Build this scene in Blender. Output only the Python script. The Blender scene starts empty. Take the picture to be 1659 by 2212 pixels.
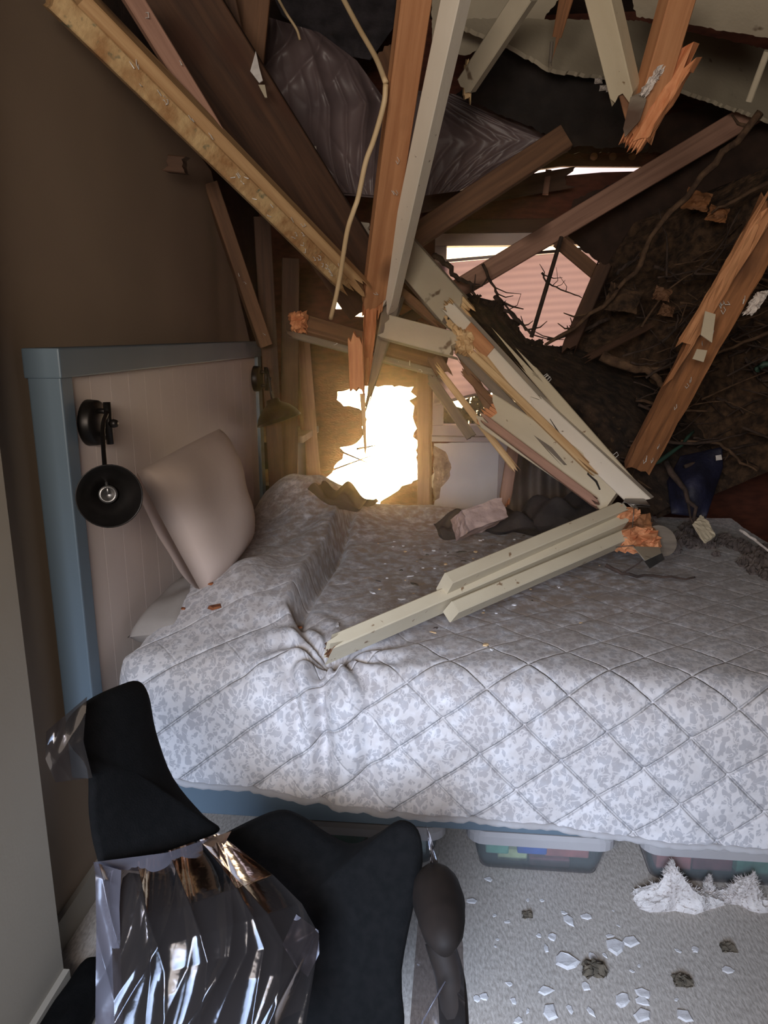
import bpy, bmesh, math, random
import numpy as np
from mathutils import Vector, Matrix
from mathutils.geometry import tessellate_polygon
SC = bpy.context.scene
COL = SC.collection
# ------------------------------------------------------------------ camera
W, H, F = 1659.0, 2212.0, 1597.5
PITCH, YAW, CAM = math.radians(13.5), math.radians(5.5), Vector((0, 0, 1.56))
cd = bpy.data.cameras.new('camera'); cam = bpy.data.objects.new('camera', cd); COL.objects.link(cam)
cd.sensor_fit = 'VERTICAL'; cd.sensor_height = 36; cd.lens = 36 * F / H; cd.clip_start = 0.05
cam.location = CAM; cam.rotation_euler = (math.pi / 2 - PITCH, 0, YAW)
SC.camera = cam


def ray(x, y):
    u = (x - W / 2) / F; v = (y - H / 2) / F
    fy = math.cos(PITCH) - v * math.sin(PITCH); fz = -math.sin(PITCH) - v * math.cos(PITCH)
    return Vector((u * math.cos(YAW) - fy * math.sin(YAW), u * math.sin(YAW) + fy * math.cos(YAW), fz))


def PD(x, y, d): return CAM + ray(x, y) * d
def PX(x, y, v): r = ray(x, y); return CAM + r * ((v - CAM.x) / r.x)
def PY(x, y, v): r = ray(x, y); return CAM + r * ((v - CAM.y) / r.y)
def PZ(x, y, v): r = ray(x, y); return CAM + r * ((v - CAM.z) / r.z)


# ------------------------------------------------------------------ sky, lights, exposure
wd = bpy.data.worlds.new('sky'); SC.world = wd; wd.use_nodes = True
nt = wd.node_tree; nt.nodes.clear()
out = nt.nodes.new('ShaderNodeOutputWorld'); bg = nt.nodes.new('ShaderNodeBackground')
tc = nt.nodes.new('ShaderNodeTexCoord')
dot = nt.nodes.new('ShaderNodeVectorMath'); dot.operation = 'DOT_PRODUCT'
dot.inputs[1].default_value = ray(808, 1030).normalized()
nt.links.new(tc.outputs['Generated'], dot.inputs[0])
cr = nt.nodes.new('ShaderNodeValToRGB')   # low sun glare in a pale pink sky
els = cr.color_ramp.elements
els[0].position = 0.90; els[0].color = (0.0, 0.0, 0.0, 1)
els[1].position = 0.9985; els[1].color = (1, 1, 1, 1)
e = els.new(0.985); e.color = (0.06, 0.06, 0.06, 1)
e = els.new(0.9955); e.color = (0.3, 0.3, 0.3, 1)
nt.links.new(dot.outputs['Value'], cr.inputs[0])
ns = nt.nodes.new('ShaderNodeTexNoise'); ns.inputs['Scale'].default_value = 9; ns.inputs['Detail'].default_value = 4
nt.links.new(tc.outputs['Generated'], ns.inputs['Vector'])
sky = nt.nodes.new('ShaderNodeMixRGB'); sky.inputs[1].default_value = (1.0, 0.70, 0.71, 1); sky.inputs[2].default_value = (1.6, 1.3, 1.28, 1)
nt.links.new(ns.outputs['Fac'], sky.inputs[0])
gl = nt.nodes.new('ShaderNodeMixRGB'); gl.blend_type = 'MIX'; gl.inputs[2].default_value = (105, 74, 34, 1)
nt.links.new(cr.outputs['Color'], gl.inputs[0]); nt.links.new(sky.outputs[0], gl.inputs[1])
nt.links.new(gl.outputs[0], bg.inputs['Color']); bg.inputs['Strength'].default_value = 1.0
nt.links.new(bg.outputs[0], out.inputs[0])


def area(name, loc, target, sx, sy, power, col, spread=180):
    ld = bpy.data.lights.new(name, 'AREA'); ld.shape = 'RECTANGLE'; ld.size = sx; ld.size_y = sy
    ld.energy = power; ld.color = col; ld.spread = math.radians(spread)
    o = bpy.data.objects.new(name, ld); COL.objects.link(o); o.location = loc
    o.rotation_euler = (Vector(target) - Vector(loc)).to_track_quat('-Z', 'Y').to_euler()
    return o


area('doorway_daylight', (-0.30, -0.62, 1.36), (-0.10, 1.60, 0.14), 0.8, 0.7, 12.5, (0.56, 0.72, 1.0), 56)
area('added_warm_fill', (-0.22, -0.62, 1.80), (-0.05, 2.2, 1.80), 0.9, 0.35, 26, (1.0, 0.87, 0.74), 140)  # added warm fill for the upper timbers, no such lamp is known
SC.view_settings.view_transform = 'Standard'; SC.view_settings.look = 'None'
SC.view_settings.gamma = 1.0; SC.view_settings.use_curve_mapping = False; SC.view_settings.exposure = 0.0
HAZE = .018
SC.cycles.volume_bounces = 0; SC.cycles.max_bounces = 8; SC.cycles.diffuse_bounces = 4; SC.cycles.use_adaptive_sampling = True; SC.cycles.adaptive_threshold = .02; SC.cycles.transparent_max_bounces = 16
SC.cycles.sample_clamp_indirect = 4.0; SC.cycles.caustics_reflective = False; SC.cycles.caustics_refractive = False


# ------------------------------------------------------------------ materials
def srgb(h):
    c = [((v / 255) / 12.92 if v / 255 <= .04045 else ((v / 255 + .055) / 1.055) ** 2.4) for v in h]
    return (c[0], c[1], c[2], 1)


def newmat(name):
    m = bpy.data.materials.new(name); m.use_nodes = True
    return m, m.node_tree, m.node_tree.nodes['Principled BSDF']


def N(t, kind, **k):
    n = t.nodes.new(kind)
    for a, b in k.items():
        if a in n.inputs: n.inputs[a].default_value = b
        else: setattr(n, a, b)
    return n


def pm(name, c1, c2=None, scale=8.0, rough=0.7, bump=0.0, bscale=60.0, metal=0.0, stretch=(1, 1, 1), lo=.35, hi=.65, detail=5, spots=None):
    """Two tone noise material in object space, with optional darker specks."""
    m, t, b = newmat(name)
    b.inputs['Roughness'].default_value = rough; b.inputs['Metallic'].default_value = metal
    tc = N(t, 'ShaderNodeTexCoord'); mp = N(t, 'ShaderNodeMapping'); mp.inputs['Scale'].default_value = stretch
    t.links.new(tc.outputs['Object'], mp.inputs['Vector'])
    if c2 is None: c2 = tuple(x * 0.82 for x in c1)
    n = N(t, 'ShaderNodeTexNoise', Scale=scale, Detail=detail); t.links.new(mp.outputs[0], n.inputs['Vector'])
    r = N(t, 'ShaderNodeValToRGB'); r.color_ramp.elements[0].position = lo; r.color_ramp.elements[1].position = hi
    r.color_ramp.elements[0].color = srgb(c2); r.color_ramp.elements[1].color = srgb(c1)
    t.links.new(n.outputs['Fac'], r.inputs[0]); last = r.outputs[0]
    if spots:
        sc, thr, colr = spots
        n2 = N(t, 'ShaderNodeTexNoise', Scale=sc, Detail=3); t.links.new(tc.outputs['Object'], n2.inputs['Vector'])
        r2 = N(t, 'ShaderNodeValToRGB'); r2.color_ramp.elements[0].position = thr; r2.color_ramp.elements[1].position = min(1, thr + .06)
        r2.color_ramp.elements[0].color = (0, 0, 0, 1); r2.color_ramp.elements[1].color = (1, 1, 1, 1)
        t.links.new(n2.outputs['Fac'], r2.inputs[0])
        mx = N(t, 'ShaderNodeMixRGB'); mx.inputs[2].default_value = srgb(colr)
        t.links.new(r2.outputs[0], mx.inputs[0]); t.links.new(last, mx.inputs[1]); last = mx.outputs[0]
    t.links.new(last, b.inputs['Base Color'])
    if bump:
        n3 = N(t, 'ShaderNodeTexNoise', Scale=bscale, Detail=6); t.links.new(mp.outputs[0], n3.inputs['Vector'])
        bp = N(t, 'ShaderNodeBump', Strength=bump, Distance=.01); t.links.new(n3.outputs['Fac'], bp.inputs['Height'])
        t.links.new(bp.outputs[0], b.inputs['Normal'])
    return m


def wood(name, c1, c2, knot=(70, 40, 24), rough=.75, bump=.35, seed=0.0, knots=True):
    """Grain along the object's local X."""
    m, t, b = newmat(name); b.inputs['Roughness'].default_value = rough
    tc = N(t, 'ShaderNodeTexCoord'); mp = N(t, 'ShaderNodeMapping'); mp.inputs['Scale'].default_value = (2.2, 42, 42)
    mp.inputs['Location'].default_value = (seed, seed * 1.7, seed * 2.3)
    oi = N(t, 'ShaderNodeObjectInfo'); ad = N(t, 'ShaderNodeVectorMath', operation='ADD')
    t.links.new(tc.outputs['Object'], mp.inputs['Vector']); t.links.new(mp.outputs[0], ad.inputs[0])
    rm = N(t, 'ShaderNodeMath', operation='MULTIPLY'); rm.inputs[1].default_value = 40
    t.links.new(oi.outputs['Random'], rm.inputs[0]); t.links.new(rm.outputs[0], ad.inputs[1])
    n = N(t, 'ShaderNodeTexNoise', Scale=1.0, Detail=6, Roughness=.6, Distortion=.5); t.links.new(ad.outputs[0], n.inputs['Vector'])
    r = N(t, 'ShaderNodeValToRGB'); r.color_ramp.elements[0].position = .32; r.color_ramp.elements[1].position = .68
    r.color_ramp.elements[0].color = srgb(c2); r.color_ramp.elements[1].color = srgb(c1)
    t.links.new(n.outputs['Fac'], r.inputs[0]); last = r.outputs[0]
    if knots:
        mp2 = N(t, 'ShaderNodeMapping'); mp2.inputs['Scale'].default_value = (6, 11, 11)
        t.links.new(tc.outputs['Object'], mp2.inputs['Vector'])
        ad2 = N(t, 'ShaderNodeVectorMath', operation='ADD'); t.links.new(mp2.outputs[0], ad2.inputs[0]); t.links.new(rm.outputs[0], ad2.inputs[1])
        v = N(t, 'ShaderNodeTexVoronoi', Scale=.55); t.links.new(ad2.outputs[0], v.inputs['Vector'])
        r2 = N(t, 'ShaderNodeValToRGB'); r2.color_ramp.elements[0].position = .14; r2.color_ramp.elements[1].position = .30
        r2.color_ramp.elements[0].color = (1, 1, 1, 1); r2.color_ramp.elements[1].color = (0, 0, 0, 1)
        t.links.new(v.outputs['Distance'], r2.inputs[0])
        mx = N(t, 'ShaderNodeMixRGB'); mx.inputs[2].default_value = srgb(knot)
        ml = N(t, 'ShaderNodeMath', operation='MULTIPLY'); ml.inputs[1].default_value = .75
        t.links.new(r2.outputs[0], ml.inputs[0]); t.links.new(ml.outputs[0], mx.inputs[0]); t.links.new(last, mx.inputs[1]); last = mx.outputs[0]
    t.links.new(last, b.inputs['Base Color'])
    bp = N(t, 'ShaderNodeBump', Strength=bump, Distance=.004); t.links.new(n.outputs['Fac'], bp.inputs['Height']); t.links.new(bp.outputs[0], b.inputs['Normal'])
    return m


M = {}
M['orange'] = wood('orange_stud_wood', (196, 142, 100), (168, 114, 76))
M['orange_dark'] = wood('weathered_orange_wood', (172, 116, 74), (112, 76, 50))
M['raw'] = wood('raw_split_wood', (222, 158, 112), (184, 108, 66), bump=.9, knots=False)
M['raw_pale'] = wood('pale_split_wood', (226, 196, 150), (190, 150, 104), bump=.8, knots=False)
M['tan'] = wood('tan_rafter_wood', (196, 160, 116), (160, 120, 80))
M['pinkish'] = wood('pink_pine_wood', (176, 136, 116), (140, 104, 88))
M['brown'] = wood('brown_lumber', (128, 92, 66), (94, 66, 48))
M['darkbrown'] = wood('dark_brown_lumber', (88, 60, 42), (56, 37, 27))
M['greywood'] = wood('grey_lumber', (128, 116, 102), (98, 88, 78))
M['redwood'] = wood('reddish_sheathing', (150, 90, 66), (112, 62, 46), knots=False)
M['mossy'] = pm('mossy_drywall_residue', (190, 160, 116), (152, 112, 72), scale=18, rough=.85, bump=.5, spots=(22, .66, (96, 98, 76)))
M['paint'] = pm('cream_painted_wood', (230, 220, 205), (214, 204, 188), scale=5, rough=.55, bump=.08, stretch=(.4, 1, 1), spots=(60, .70, (120, 100, 80)))
M['paint2'] = pm('ivory_painted_wood', (206, 194, 168), (188, 174, 148), scale=6, rough=.55, bump=.1, stretch=(.4, 1, 1), spots=(40, .68, (126, 100, 74)))
M['slab'] = pm('ceiling_board_paint', (192, 182, 160), (172, 160, 140), scale=3, rough=.8, bump=.1, spots=(14, .68, (110, 92, 74)))
M['drywall'] = pm('white_drywall', (236, 229, 226), (222, 214, 212), scale=4, rough=.85, bump=.05)
M['gypsum'] = pm('torn_gypsum', (176, 152, 138), (130, 108, 98), scale=20, rough=.95, bump=.8)
M['pinkfoam'] = pm('pinkish_torn_foam', (196, 168, 156), (160, 134, 124), scale=12, rough=.95, bump=.4)
M['wallpaint'] = pm('taupe_wall_paint', (148, 128, 108), (138, 118, 100), scale=1.5, rough=.85, bump=.04, bscale=120)
M['wallnear'] = pm('grey_beige_wall_paint', (160, 151, 137), (152, 143, 130), scale=1.5, rough=.85, bump=.04, bscale=120)
M['sheath'] = pm('reddish_wall_sheathing', (114, 64, 48), (88, 48, 37), scale=14, rough=.9, bump=.3, stretch=(1, 1, 3))
M['roofdeck'] = pm('dark_roof_sheathing', (74, 55, 46), (50, 37, 32), scale=9, rough=.95, bump=.3)
M['felt'] = pm('black_roofing_felt', (46, 40, 38), (32, 28, 27), scale=12, rough=.95, bump=.3)
M['batt'] = pm('dark_blue_grey_insulation', (66, 61, 66), (42, 39, 43), scale=14, rough=1, bump=.9, bscale=30)
M['soil'] = pm('dark_brush_and_dirt', (66, 50, 38), (30, 23, 19), scale=22, rough=1, bump=1.0, bscale=40, spots=(35, .66, (96, 74, 50)))
M['thatch'] = pm('brown_fibrous_debris', (92, 70, 52), (46, 34, 27), scale=30, rough=1, bump=1.0, bscale=60)
M['bark'] = pm('dark_bark', (78, 62, 54), (46, 36, 32), scale=30, rough=.9, bump=.6)
M['bark2'] = pm('brown_bark', (104, 80, 60), (66, 48, 36), scale=30, rough=.9, bump=.6)
M['bluewood'] = pm('blue_grey_painted_wood', (98, 114, 126), (90, 105, 117), scale=3, rough=.5, bump=.04, stretch=(1, 1, .2))
M['panel'] = pm('cream_headboard_paint', (218, 204, 194), (208, 192, 184), scale=2, rough=.6, bump=.03)
M['iron'] = pm('black_iron', (44, 40, 38), (28, 26, 25), scale=20, rough=.42, metal=.7)
M['staplewire'] = pm('bright_staple_wire', (214, 212, 208), (190, 188, 184), scale=20, rough=.35)
M['steel'] = pm('dull_steel', (150, 146, 142), (112, 110, 108), scale=18, rough=.38, metal=.9)
M['pillow'] = pm('blush_cotton', (202, 182, 170), (194, 174, 162), scale=3, rough=.9, bump=.12, bscale=22)
M['greysheet'] = pm('grey_sheet', (158, 150, 142), (142, 134, 128), scale=4, rough=.9, bump=.2, bscale=20)
M['darkcabinet'] = pm('dark_stained_cabinet', (66, 60, 54), (46, 42, 38), scale=6, rough=.6, stretch=(1, 1, .2))
M['litedge'] = pm('lit_board_edge', (176, 156, 138), (150, 130, 112), scale=12, rough=.7)  # dark cabinet boards coloured pale where light catches their edges
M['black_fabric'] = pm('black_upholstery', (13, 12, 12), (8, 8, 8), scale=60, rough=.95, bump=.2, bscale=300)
M['brown_pad'] = pm('dark_brown_pad', (36, 29, 25), (28, 23, 20), scale=20, rough=.7)
M['cable'] = pm('ivory_cable_sheath', (214, 190, 152), (198, 170, 130), scale=8, rough=.5)
M['fluff'] = pm('white_insulation_fluff', (226, 218, 212), (196, 186, 180), scale=25, rough=1, bump=1.0, bscale=60)
M['greyfluff'] = pm('grey_insulation_crumbs', (128, 116, 110), (86, 76, 72), scale=25, rough=1, bump=1.0, bscale=60)
M['leafdark'] = pm('dark_green_leaves', (40, 54, 40), (22, 30, 22), scale=20, rough=.8)
M['brownleaf'] = pm('brown_dead_leaf', (150, 88, 48), (104, 58, 34), scale=40, rough=.8)
M['chip'] = pm('white_gypsum_chip', (224, 220, 218), (196, 190, 188), scale=30, rough=.9, bump=.3)
M['darkchip'] = pm('brown_dirt_clump', (112, 100, 84), (76, 68, 56), scale=40, rough=1, bump=.8)
M['bluebag'] = pm('dark_blue_cloth', (34, 36, 62), (20, 20, 36), scale=12, rough=.6, bump=.3)
M['darkcloth'] = pm('dark_cloth', (62, 56, 54), (40, 36, 35), scale=10, rough=.95, bump=.5, bscale=16)
M['curtain'] = pm('grey_curtain_cloth', (122, 112, 104), (98, 90, 84), scale=6, rough=.95, bump=.2)
M['lid'] = pm('grey_white_plastic_lid', (176, 172, 172), (166, 162, 162), scale=4, rough=.45)
M['trim'] = pm('white_window_trim', (206, 190, 186), (192, 176, 172), scale=4, rough=.6)
M['green'] = pm('green_plastic_strip', (52, 84, 70), (38, 62, 52), scale=12, rough=.6)
for k, c in dict(cblue=(56, 96, 190), cred=(205, 104, 98), cgreen=(120, 176, 146), cyellow=(214, 208, 150), cwhite=(206, 204, 196), cmaroon=(150, 66, 74), cteal=(80, 140, 130)).items():
    M[k] = pm('folded_cloth_' + k[1:], c, None, scale=20, rough=.9, bump=.3)


M['brown_pad'].node_tree.nodes['Principled BSDF'].inputs['Specular IOR Level'].default_value = .15
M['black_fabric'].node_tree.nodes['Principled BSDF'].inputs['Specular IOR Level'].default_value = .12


def glassy(name, col, fac, rough=.12, ior_spec=.5, bump=0, bscale=30):
    """Thin clear sheet: see-through with a glossy coat."""
    m, t, b = newmat(name); t.nodes.remove(b)
    o = t.nodes['Material Output']
    tr = N(t, 'ShaderNodeBsdfTransparent'); tr.inputs[0].default_value = srgb(col)
    gl = N(t, 'ShaderNodeBsdfGlossy'); gl.inputs['Roughness'].default_value = rough; gl.inputs['Color'].default_value = (.8, .8, .86, 1)
    df = N(t, 'ShaderNodeBsdfDiffuse'); df.inputs['Color'].default_value = srgb(col)
    fr = N(t, 'ShaderNodeFresnel', IOR=1.33); mx = N(t, 'ShaderNodeMixShader'); mx2 = N(t, 'ShaderNodeMixShader'); mx2.inputs[0].default_value = fac
    t.links.new(tr.outputs[0], mx2.inputs[1]); t.links.new(df.outputs[0], mx2.inputs[2])
    t.links.new(fr.outputs[0], mx.inputs[0]); t.links.new(mx2.outputs[0], mx.inputs[1]); t.links.new(gl.outputs[0], mx.inputs[2])
    t.links.new(mx.outputs[0], o.inputs[0])
    if bump:
        tcn = N(t, 'ShaderNodeTexCoord'); n = N(t, 'ShaderNodeTexNoise', Scale=bscale, Detail=3); t.links.new(tcn.outputs['Object'], n.inputs['Vector'])
        bp = N(t, 'ShaderNodeBump', Strength=bump, Distance=.01); t.links.new(n.outputs['Fac'], bp.inputs['Height'])
        for s in (gl, fr): t.links.new(bp.outputs[0], s.inputs['Normal'])
    return m


M['film'] = glassy('clear_plastic_film', (150, 140, 136), .03, .12, bump=.1, bscale=26)
M['film2'] = glassy('cloudy_plastic_film', (120, 116, 124), .28, .25, bump=.25, bscale=20)
M['binplastic'] = glassy('translucent_bin_plastic', (228, 238, 240), .16, .2)
M['glass'] = glassy('window_glass', (250, 250, 250), .02, .02)
M['vapor'] = pm('purple_grey_plastic_sheet', (128, 110, 110), (104, 90, 92), scale=4, rough=.42, bump=.3, bscale=9)


def shade_mat():
    m, t, b = newmat('pink_cellular_shade'); t.nodes.remove(b); o = t.nodes['Material Output']
    tcn = N(t, 'ShaderNodeTexCoord'); mp = N(t, 'ShaderNodeMapping'); t.links.new(tcn.outputs['Object'], mp.inputs['Vector'])
    wv = N(t, 'ShaderNodeTexWave', Scale=8.0, Distortion=.3); wv.bands_direction = 'Z'
    mp.inputs['Rotation'].default_value = (0, math.radians(3), 0); t.links.new(mp.outputs[0], wv.inputs['Vector'])
    r = N(t, 'ShaderNodeMixRGB'); r.inputs[1].default_value = srgb((208, 194, 204)); r.inputs[2].default_value = srgb((222, 208, 216))
    t.links.new(wv.outputs['Color'], r.inputs[0])
    tl = N(t, 'ShaderNodeBsdfTranslucent'); df = N(t, 'ShaderNodeBsdfDiffuse'); mx = N(t, 'ShaderNodeMixShader'); mx.inputs[0].default_value = .2
    t.links.new(r.outputs[0], tl.inputs[0]); t.links.new(r.outputs[0], df.inputs[0])
    t.links.new(tl.outputs[0], mx.inputs[1]); t.links.new(df.outputs[0], mx.inputs[2]); t.links.new(mx.outputs[0], o.inputs[0])
    return m


M['shade'] = shade_mat()


def carpet_mat():
    m, t, b = newmat('grey_beige_carpet'); b.inputs['Roughness'].default_value = 1
    tcn = N(t, 'ShaderNodeTexCoord'); mp = N(t, 'ShaderNodeMapping'); mp.inputs['Scale'].default_value = (170, 60, 1)
    t.links.new(tcn.outputs['Object'], mp.inputs['Vector'])
    n = N(t, 'ShaderNodeTexNoise', Scale=1.0, Detail=4); t.links.new(mp.outputs[0], n.inputs['Vector'])
    r = N(t, 'ShaderNodeValToRGB'); r.color_ramp.elements[0].position = .3; r.color_ramp.elements[1].position = .7
    r.color_ramp.elements[0].color = srgb((160, 150, 140)); r.color_ramp.elements[1].color = srgb((200, 190, 180))
    t.links.new(n.outputs['Fac'], r.inputs[0]); t.links.new(r.outputs[0], b.inputs['Base Color'])
    bp = N(t, 'ShaderNodeBump', Strength=.5, Distance=.006); t.links.new(n.outputs['Fac'], bp.inputs['Height']); t.links.new(bp.outputs[0], b.inputs['Normal'])
    return m


M['carpet'] = carpet_mat()


def quilt_mat():
    """Grey leafy scroll print on off-white quilted cotton, uses the mesh UV in metres; dust stains and painted warm light in object space."""
    m, t, b = newmat('leaf_print_quilt'); b.inputs['Roughness'].default_value = .92
    b.inputs['Sheen Weight'].default_value = .15
    uv = N(t, 'ShaderNodeUVMap'); uv.uv_map = 'UVMap'
    dn = N(t, 'ShaderNodeTexNoise', Scale=36, Detail=1); t.links.new(uv.outputs[0], dn.inputs['Vector'])
    sb = N(t, 'ShaderNodeVectorMath', operation='SUBTRACT'); sb.inputs[1].default_value = (.5, .5, .5); t.links.new(dn.outputs['Color'], sb.inputs[0])
    scl = N(t, 'ShaderNodeVectorMath', operation='SCALE'); scl.inputs['Scale'].default_value = .024; t.links.new(sb.outputs[0], scl.inputs[0])
    ad = N(t, 'ShaderNodeVectorMath', operation='ADD'); t.links.new(uv.outputs[0], ad.inputs[0]); t.links.new(scl.outputs[0], ad.inputs[1])
    mp = N(t, 'ShaderNodeMapping'); mp.inputs['Scale'].default_value = (1.25, .8, 1); mp.inputs['Rotation'].default_value = (0, 0, .6)
    t.links.new(ad.outputs[0], mp.inputs['Vector'])
    v = N(t, 'ShaderNodeTexVoronoi', Scale=62.0); t.links.new(mp.outputs[0], v.inputs['Vector'])
    leaf = N(t, 'ShaderNodeValToRGB'); leaf.color_ramp.elements[0].position = .50; leaf.color_ramp.elements[1].position = .60
    leaf.color_ramp.elements[0].color = (1, 1, 1, 1); leaf.color_ramp.elements[1].color = (0, 0, 0, 1); t.links.new(v.outputs['Distance'], leaf.inputs[0])
    # pale scrolling vines between the leaves
    vn = N(t, 'ShaderNodeTexNoise', Scale=34, Detail=1, Distortion=1.2); t.links.new(uv.outputs[0], vn.inputs['Vector'])
    vs1 = N(t, 'ShaderNodeMath', operation='SUBTRACT'); vs1.inputs[1].default_value = .5; t.links.new(vn.outputs['Fac'], vs1.inputs[0])
    vs2 = N(t, 'ShaderNodeMath', operation='ABSOLUTE'); t.links.new(vs1.outputs[0], vs2.inputs[0])
    vs3 = N(t, 'ShaderNodeMapRange'); vs3.inputs[1].default_value = .018; vs3.inputs[2].default_value = .034; t.links.new(vs2.outputs[0], vs3.inputs[0])
    ml = N(t, 'ShaderNodeMath', operation='MULTIPLY'); t.links.new(vs3.outputs[0], ml.inputs[0]); t.links.new(leaf.outputs[0], ml.inputs[1])
    mx = N(t, 'ShaderNodeMixRGB'); mx.inputs[1].default_value = srgb((216, 213, 214)); mx.inputs[2].default_value = srgb((180, 179, 183))
    t.links.new(ml.outputs[0], mx.inputs[0])
    sepuv = N(t, 'ShaderNodeSeparateXYZ'); t.links.new(uv.outputs[0], sepuv.inputs[0])
    def channel(kx, ka, sp):
        a = N(t, 'ShaderNodeMath', operation='MULTIPLY'); a.inputs[1].default_value = kx / sp; t.links.new(sepuv.outputs[0], a.inputs[0])
        b_ = N(t, 'ShaderNodeMath', operation='MULTIPLY_ADD'); b_.inputs[1].default_value = ka / sp; t.links.new(sepuv.outputs[1], b_.inputs[0]); t.links.new(a.outputs[0], b_.inputs[2])
        p = N(t, 'ShaderNodeMath', operation='PINGPONG'); p.inputs[1].default_value = .5; t.links.new(b_.outputs[0], p.inputs[0])
        r = N(t, 'ShaderNodeMapRange'); r.inputs[1].default_value = 0; r.inputs[2].default_value = .036; r.interpolation_type = 'SMOOTHSTEP'; t.links.new(p.outputs[0], r.inputs[0]); return r
    ch1, ch2 = channel(.616, -.788, .13), channel(.70, .714, .135)
    # the second direction fades out towards the pillows, both are pulled nearly flat on top of the mattress
    fx = N(t, 'ShaderNodeMapRange'); fx.inputs[1].default_value = -.45; fx.inputs[2].default_value = .25; fx.inputs[3].default_value = .25; t.links.new(sepuv.outputs[0], fx.inputs[0])
    fa = N(t, 'ShaderNodeMapRange'); fa.inputs[1].default_value = .16; fa.inputs[2].default_value = -.06; fa.inputs[3].default_value = .22; t.links.new(sepuv.outputs[1], fa.inputs[0])
    def faded(src, fac):
        m_ = N(t, 'ShaderNodeMix'); m_.inputs[2].default_value = 1.0; t.links.new(src.outputs[0], m_.inputs[3]); t.links.new(fac.outputs[0], m_.inputs[0]); return m_
    c2 = faded(ch2, fx); st0 = N(t, 'ShaderNodeMath', operation='MULTIPLY'); t.links.new(ch1.outputs[0], st0.inputs[0]); t.links.new(c2.outputs[0], st0.inputs[1])
    st = faded(st0, fa)
    # dust and dirt fallen on the bed, browned further to paint in warm light
    tcn = N(t, 'ShaderNodeTexCoord'); g = N(t, 'ShaderNodeVectorMath', operation='DISTANCE'); g.inputs[1].default_value = (-.15, .25, .5)
    t.links.new(tcn.outputs['Object'], g.inputs[0])
    r2 = N(t, 'ShaderNodeMapRange'); r2.inputs[1].default_value = 1.45; r2.inputs[2].default_value = .55; t.links.new(g.outputs['Value'], r2.inputs[0])
    n2 = N(t, 'ShaderNodeTexNoise', Scale=26, Detail=6); t.links.new(tcn.outputs['Object'], n2.inputs['Vector'])
    r3 = N(t, 'ShaderNodeValToRGB'); r3.color_ramp.elements[0].position = .16; r3.color_ramp.elements[1].position = .58
    t.links.new(n2.outputs['Fac'], r3.inputs[0])
    m3 = N(t, 'ShaderNodeMath', operation='MULTIPLY'); t.links.new(r2.outputs[0], m3.inputs[0]); t.links.new(r3.outputs[0], m3.inputs[1])
    dirt = N(t, 'ShaderNodeMixRGB'); dirt.inputs[2].default_value = srgb((132, 110, 88)); t.links.new(m3.outputs[0], dirt.inputs[0]); t.links.new(mx.outputs[0], dirt.inputs[1])
    t.links.new(dirt.outputs[0], b.inputs['Base Color'])
    n4 = N(t, 'ShaderNodeTexNoise', Scale=48, Detail=4); t.links.new(uv.outputs[0], n4.inputs['Vector'])
    bp = N(t, 'ShaderNodeBump', Strength=.4, Distance=.006); t.links.new(n4.outputs['Fac'], bp.inputs['Height'])
    bp2 = N(t, 'ShaderNodeBump', Strength=.8, Distance=.006); t.links.new(st.outputs[0], bp2.inputs['Height']); t.links.new(bp.outputs[0], bp2.inputs['Normal'])
    t.links.new(bp2.outputs[0], b.inputs['Normal'])
    return m


M['quilt'] = quilt_mat()


# ------------------------------------------------------------------ builders
def tag(o, label=None, cat=None, group=None, kind=None):
    if label: o['label'] = label
    if cat: o['category'] = cat
    if group: o['group'] = group
    if kind: o['kind'] = kind
    return o


def empty(name, loc, label=None, cat=None, group=None, kind=None):
    o = bpy.data.objects.new(name, None); COL.objects.link(o); o.location = loc; o.empty_display_size = .05
    return tag(o, label, cat, group, kind)


def mesh(name, V, Fc, mat, parent=None, smooth=False, mats=None, fm=None, local=False, kind=None):
    """World-space verts; the object's origin is its parent's, or the lowest middle point of the mesh."""
    V = [Vector(v) for v in V]
    if parent is not None:
        org = Vector((0, 0, 0)) if local else Vector(parent.get('org', (0, 0, 0)) if parent.type == 'MESH' else parent.location)
    elif local: org = Vector((0, 0, 0))
    else:
        org = Vector((sum(v.x for v in V) / len(V), sum(v.y for v in V) / len(V), min(v.z for v in V)))
    me = bpy.data.meshes.new(name); me.from_pydata([tuple(v - org) for v in V], [], Fc); me.materials.append(mat)
    for x in mats or []: me.materials.append(x)
    if fm: me.polygons.foreach_set('material_index', fm)
    if smooth: me.polygons.foreach_set('use_smooth', [True] * len(me.polygons))
    me.update()
    o = bpy.data.objects.new(name, me); COL.objects.link(o)
    if parent is not None: o.parent = parent
    else: o.location = org
    if not local and parent is None: o['org'] = tuple(org)
    if kind: o['kind'] = kind
    return o


def fixnormals(o):
    bm = bmesh.new(); bm.from_mesh(o.data); bmesh.ops.recalc_face_normals(bm, faces=bm.faces); bm.to_mesh(o.data); bm.free(); return o


def bevel(o, w, seg=2):
    bm = bmesh.new(); bm.from_mesh(o.data)
    bmesh.ops.remove_doubles(bm, verts=bm.verts, dist=1e-6)
    bmesh.ops.recalc_face_normals(bm, faces=bm.faces)
    bmesh.ops.bevel(bm, geom=list(bm.edges), offset=w, segments=seg, affect='EDGES', profile=.6, clamp_overlap=True)
    bm.to_mesh(o.data); bm.free(); return o


def boxv(x0, x1, y0, y1, z0, z1):
    V = [(x0, y0, z0), (x1, y0, z0), (x1, y1, z0), (x0, y1, z0), (x0, y0, z1), (x1, y0, z1), (x1, y1, z1), (x0, y1, z1)]
    return V, [(3, 2, 1, 0), (4, 5, 6, 7), (0, 1, 5, 4), (1, 2, 6, 5), (2, 3, 7, 6), (3, 0, 4, 7)]


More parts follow.
